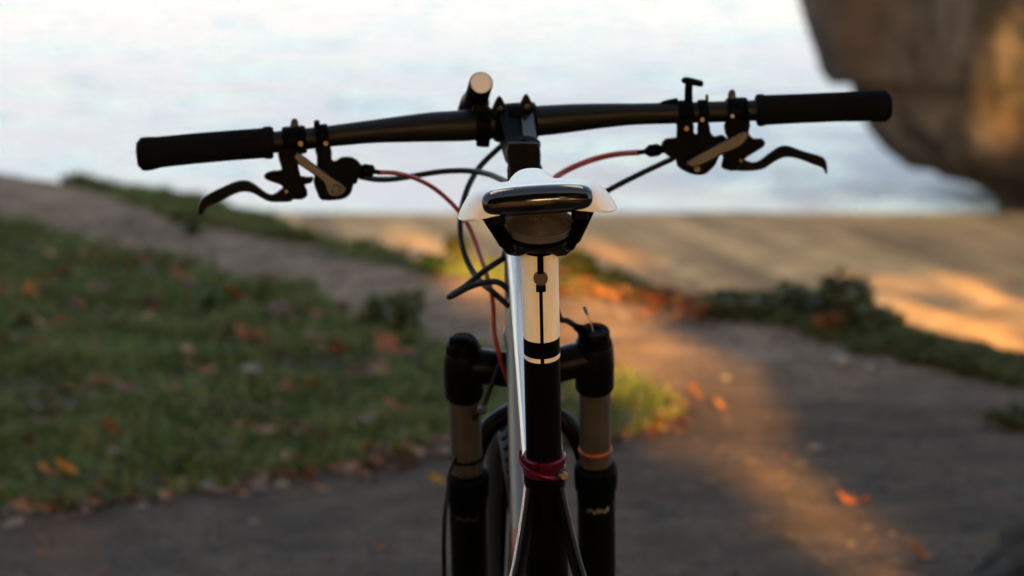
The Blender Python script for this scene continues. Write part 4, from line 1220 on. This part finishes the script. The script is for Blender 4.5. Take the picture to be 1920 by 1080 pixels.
kp = BB - FV * .10 - RV_ * .035
kf = Vector((kp.x - .20, kp.y - .06, .006))
part(MB().tube([kp, kp.lerp(kf, .5), kf], [.010, .009, .009], 12), 'kickstand', M['black'])

# ------------------------------------------------ hoses and cables
def cable(pts, mat, name, r=.0025, label=None):
    return part(MB().tube(catmull([at(*p) for p in pts], 8), r, 10), name, mat, label=label)
cable([(716, 323, 3.88), (745, 325, 3.90), (775, 333, 3.93), (808, 349, 3.95), (835, 370, 3.96), (862, 398, 3.96), (882, 430, 3.95), (897, 470, 3.93), (910, 508, 3.90), (921, 545, 3.885), (925, 580, 3.88), (926, 615, 3.875), (931, 645, 3.87), (942, 685, 3.88), (955, 720, 3.90)], M['redhose'], 'shift_cable', .0024, 'red cable from the left shifter')
cable([(676, 331, 3.93), (705, 336, 3.95), (740, 335.5, 3.97), (780, 329, 3.99), (825, 322, 4.0), (870, 320, 4.0), (905, 324, 3.98), (930, 332, 3.95), (960, 350, 3.90), (985, 390, 3.86)], M['hose'], 'brake_hose', .0031, 'black hose arching from the left brake')
cable([(985, 268, 3.99), (968, 262, 4.01), (948, 268, 4.025), (925, 287, 4.03), (898, 315, 4.02), (878, 350, 4.0), (866, 390, 3.98), (863, 430, 3.96), (869, 470, 3.94), (884, 505, 3.92), (905, 532, 3.89), (925, 548, 3.87), (955, 575, 3.87)], M['hose'], 'brake_hose', .0031, 'black hose looping down left of the head tube')
cable([(1197, 286, 3.98), (1165, 288, 4.0), (1130, 294, 4.01), (1095, 305, 4.01), (1056, 323, 4.0), (1020, 352, 3.97), (985, 400, 3.93), (955, 440, 3.90), (945, 480, 3.88), (938, 488, 3.875), (905, 510, 3.87), (875, 535, 3.86), (850, 551, 3.85), (842, 556.5, 3.845), (852, 553, 3.84), (880, 538.5, 3.835), (915, 528.5, 3.83), (938, 531, 3.825), (958, 548, 3.82)], M['hose'], 'brake_hose', .0031, 'dark hose bent into a sharp hairpin left of the frame')
cable([(1196, 286, 3.972), (1165, 288, 3.99), (1130, 294, 3.999), (1095, 305, 3.999), (1056, 323, 3.988), (1030, 342, 3.965), (1005, 375, 3.93)], M['redhose'], 'shift_cable', .0030, 'red cable from the right shifter')
cable([(1262, 297, 3.97), (1225, 314, 4.0), (1180, 336, 4.02), (1137, 359, 4.02), (1090, 390, 3.99), (1050, 440, 3.95), (1030, 520, 3.91), (1048, 592, 3.90), (1065, 602, 3.90), (1085, 615, 3.895), (1100, 622, 3.89)], M['hose'], 'lockout_cable', .0031, 'black cable from the right lever to the lockout')
cable([(944, 660, 3.90), (930, 700, 3.90), (915, 740, 3.905), (905, 765, 3.91), (880, 800, 3.94), (845, 880, 3.95), (838, 930, 3.93), (833, 985, 3.93), (833, 1080, 3.95), (840, 1250, 4.0), (870, 1400, 4.05)], M['hose'], 'brake_hose', .0024, 'front brake hose running down the left fork leg')
part(MB().lathe(at(904, 768, 3.905), (0, -.4, 1), [(-.003, .0042), (0, .0052), (.004, .0045), (.006, .002)], 14), 'hose_clip', M['silver'])
wire = part(MB().tube([at(1112, 622, 3.885), at(1108, 605, 3.885), at(1101, 588, 3.885)], .0006, 6), 'cable_end', M['brass'])
part(MB().tube([at(1102, 590, 3.885), at(1098, 582, 3.885), at(1095, 574, 3.885)], [.0014, .0020, .0016], 8), 'end_crimp', M['silver'], wire)
part(MB().tube([at(1078, 612, 3.893), at(1090, 618, 3.89), at(1104, 626, 3.886)], [.0035, .0055, .0048], 10), 'cable_stop', M['plastic'])
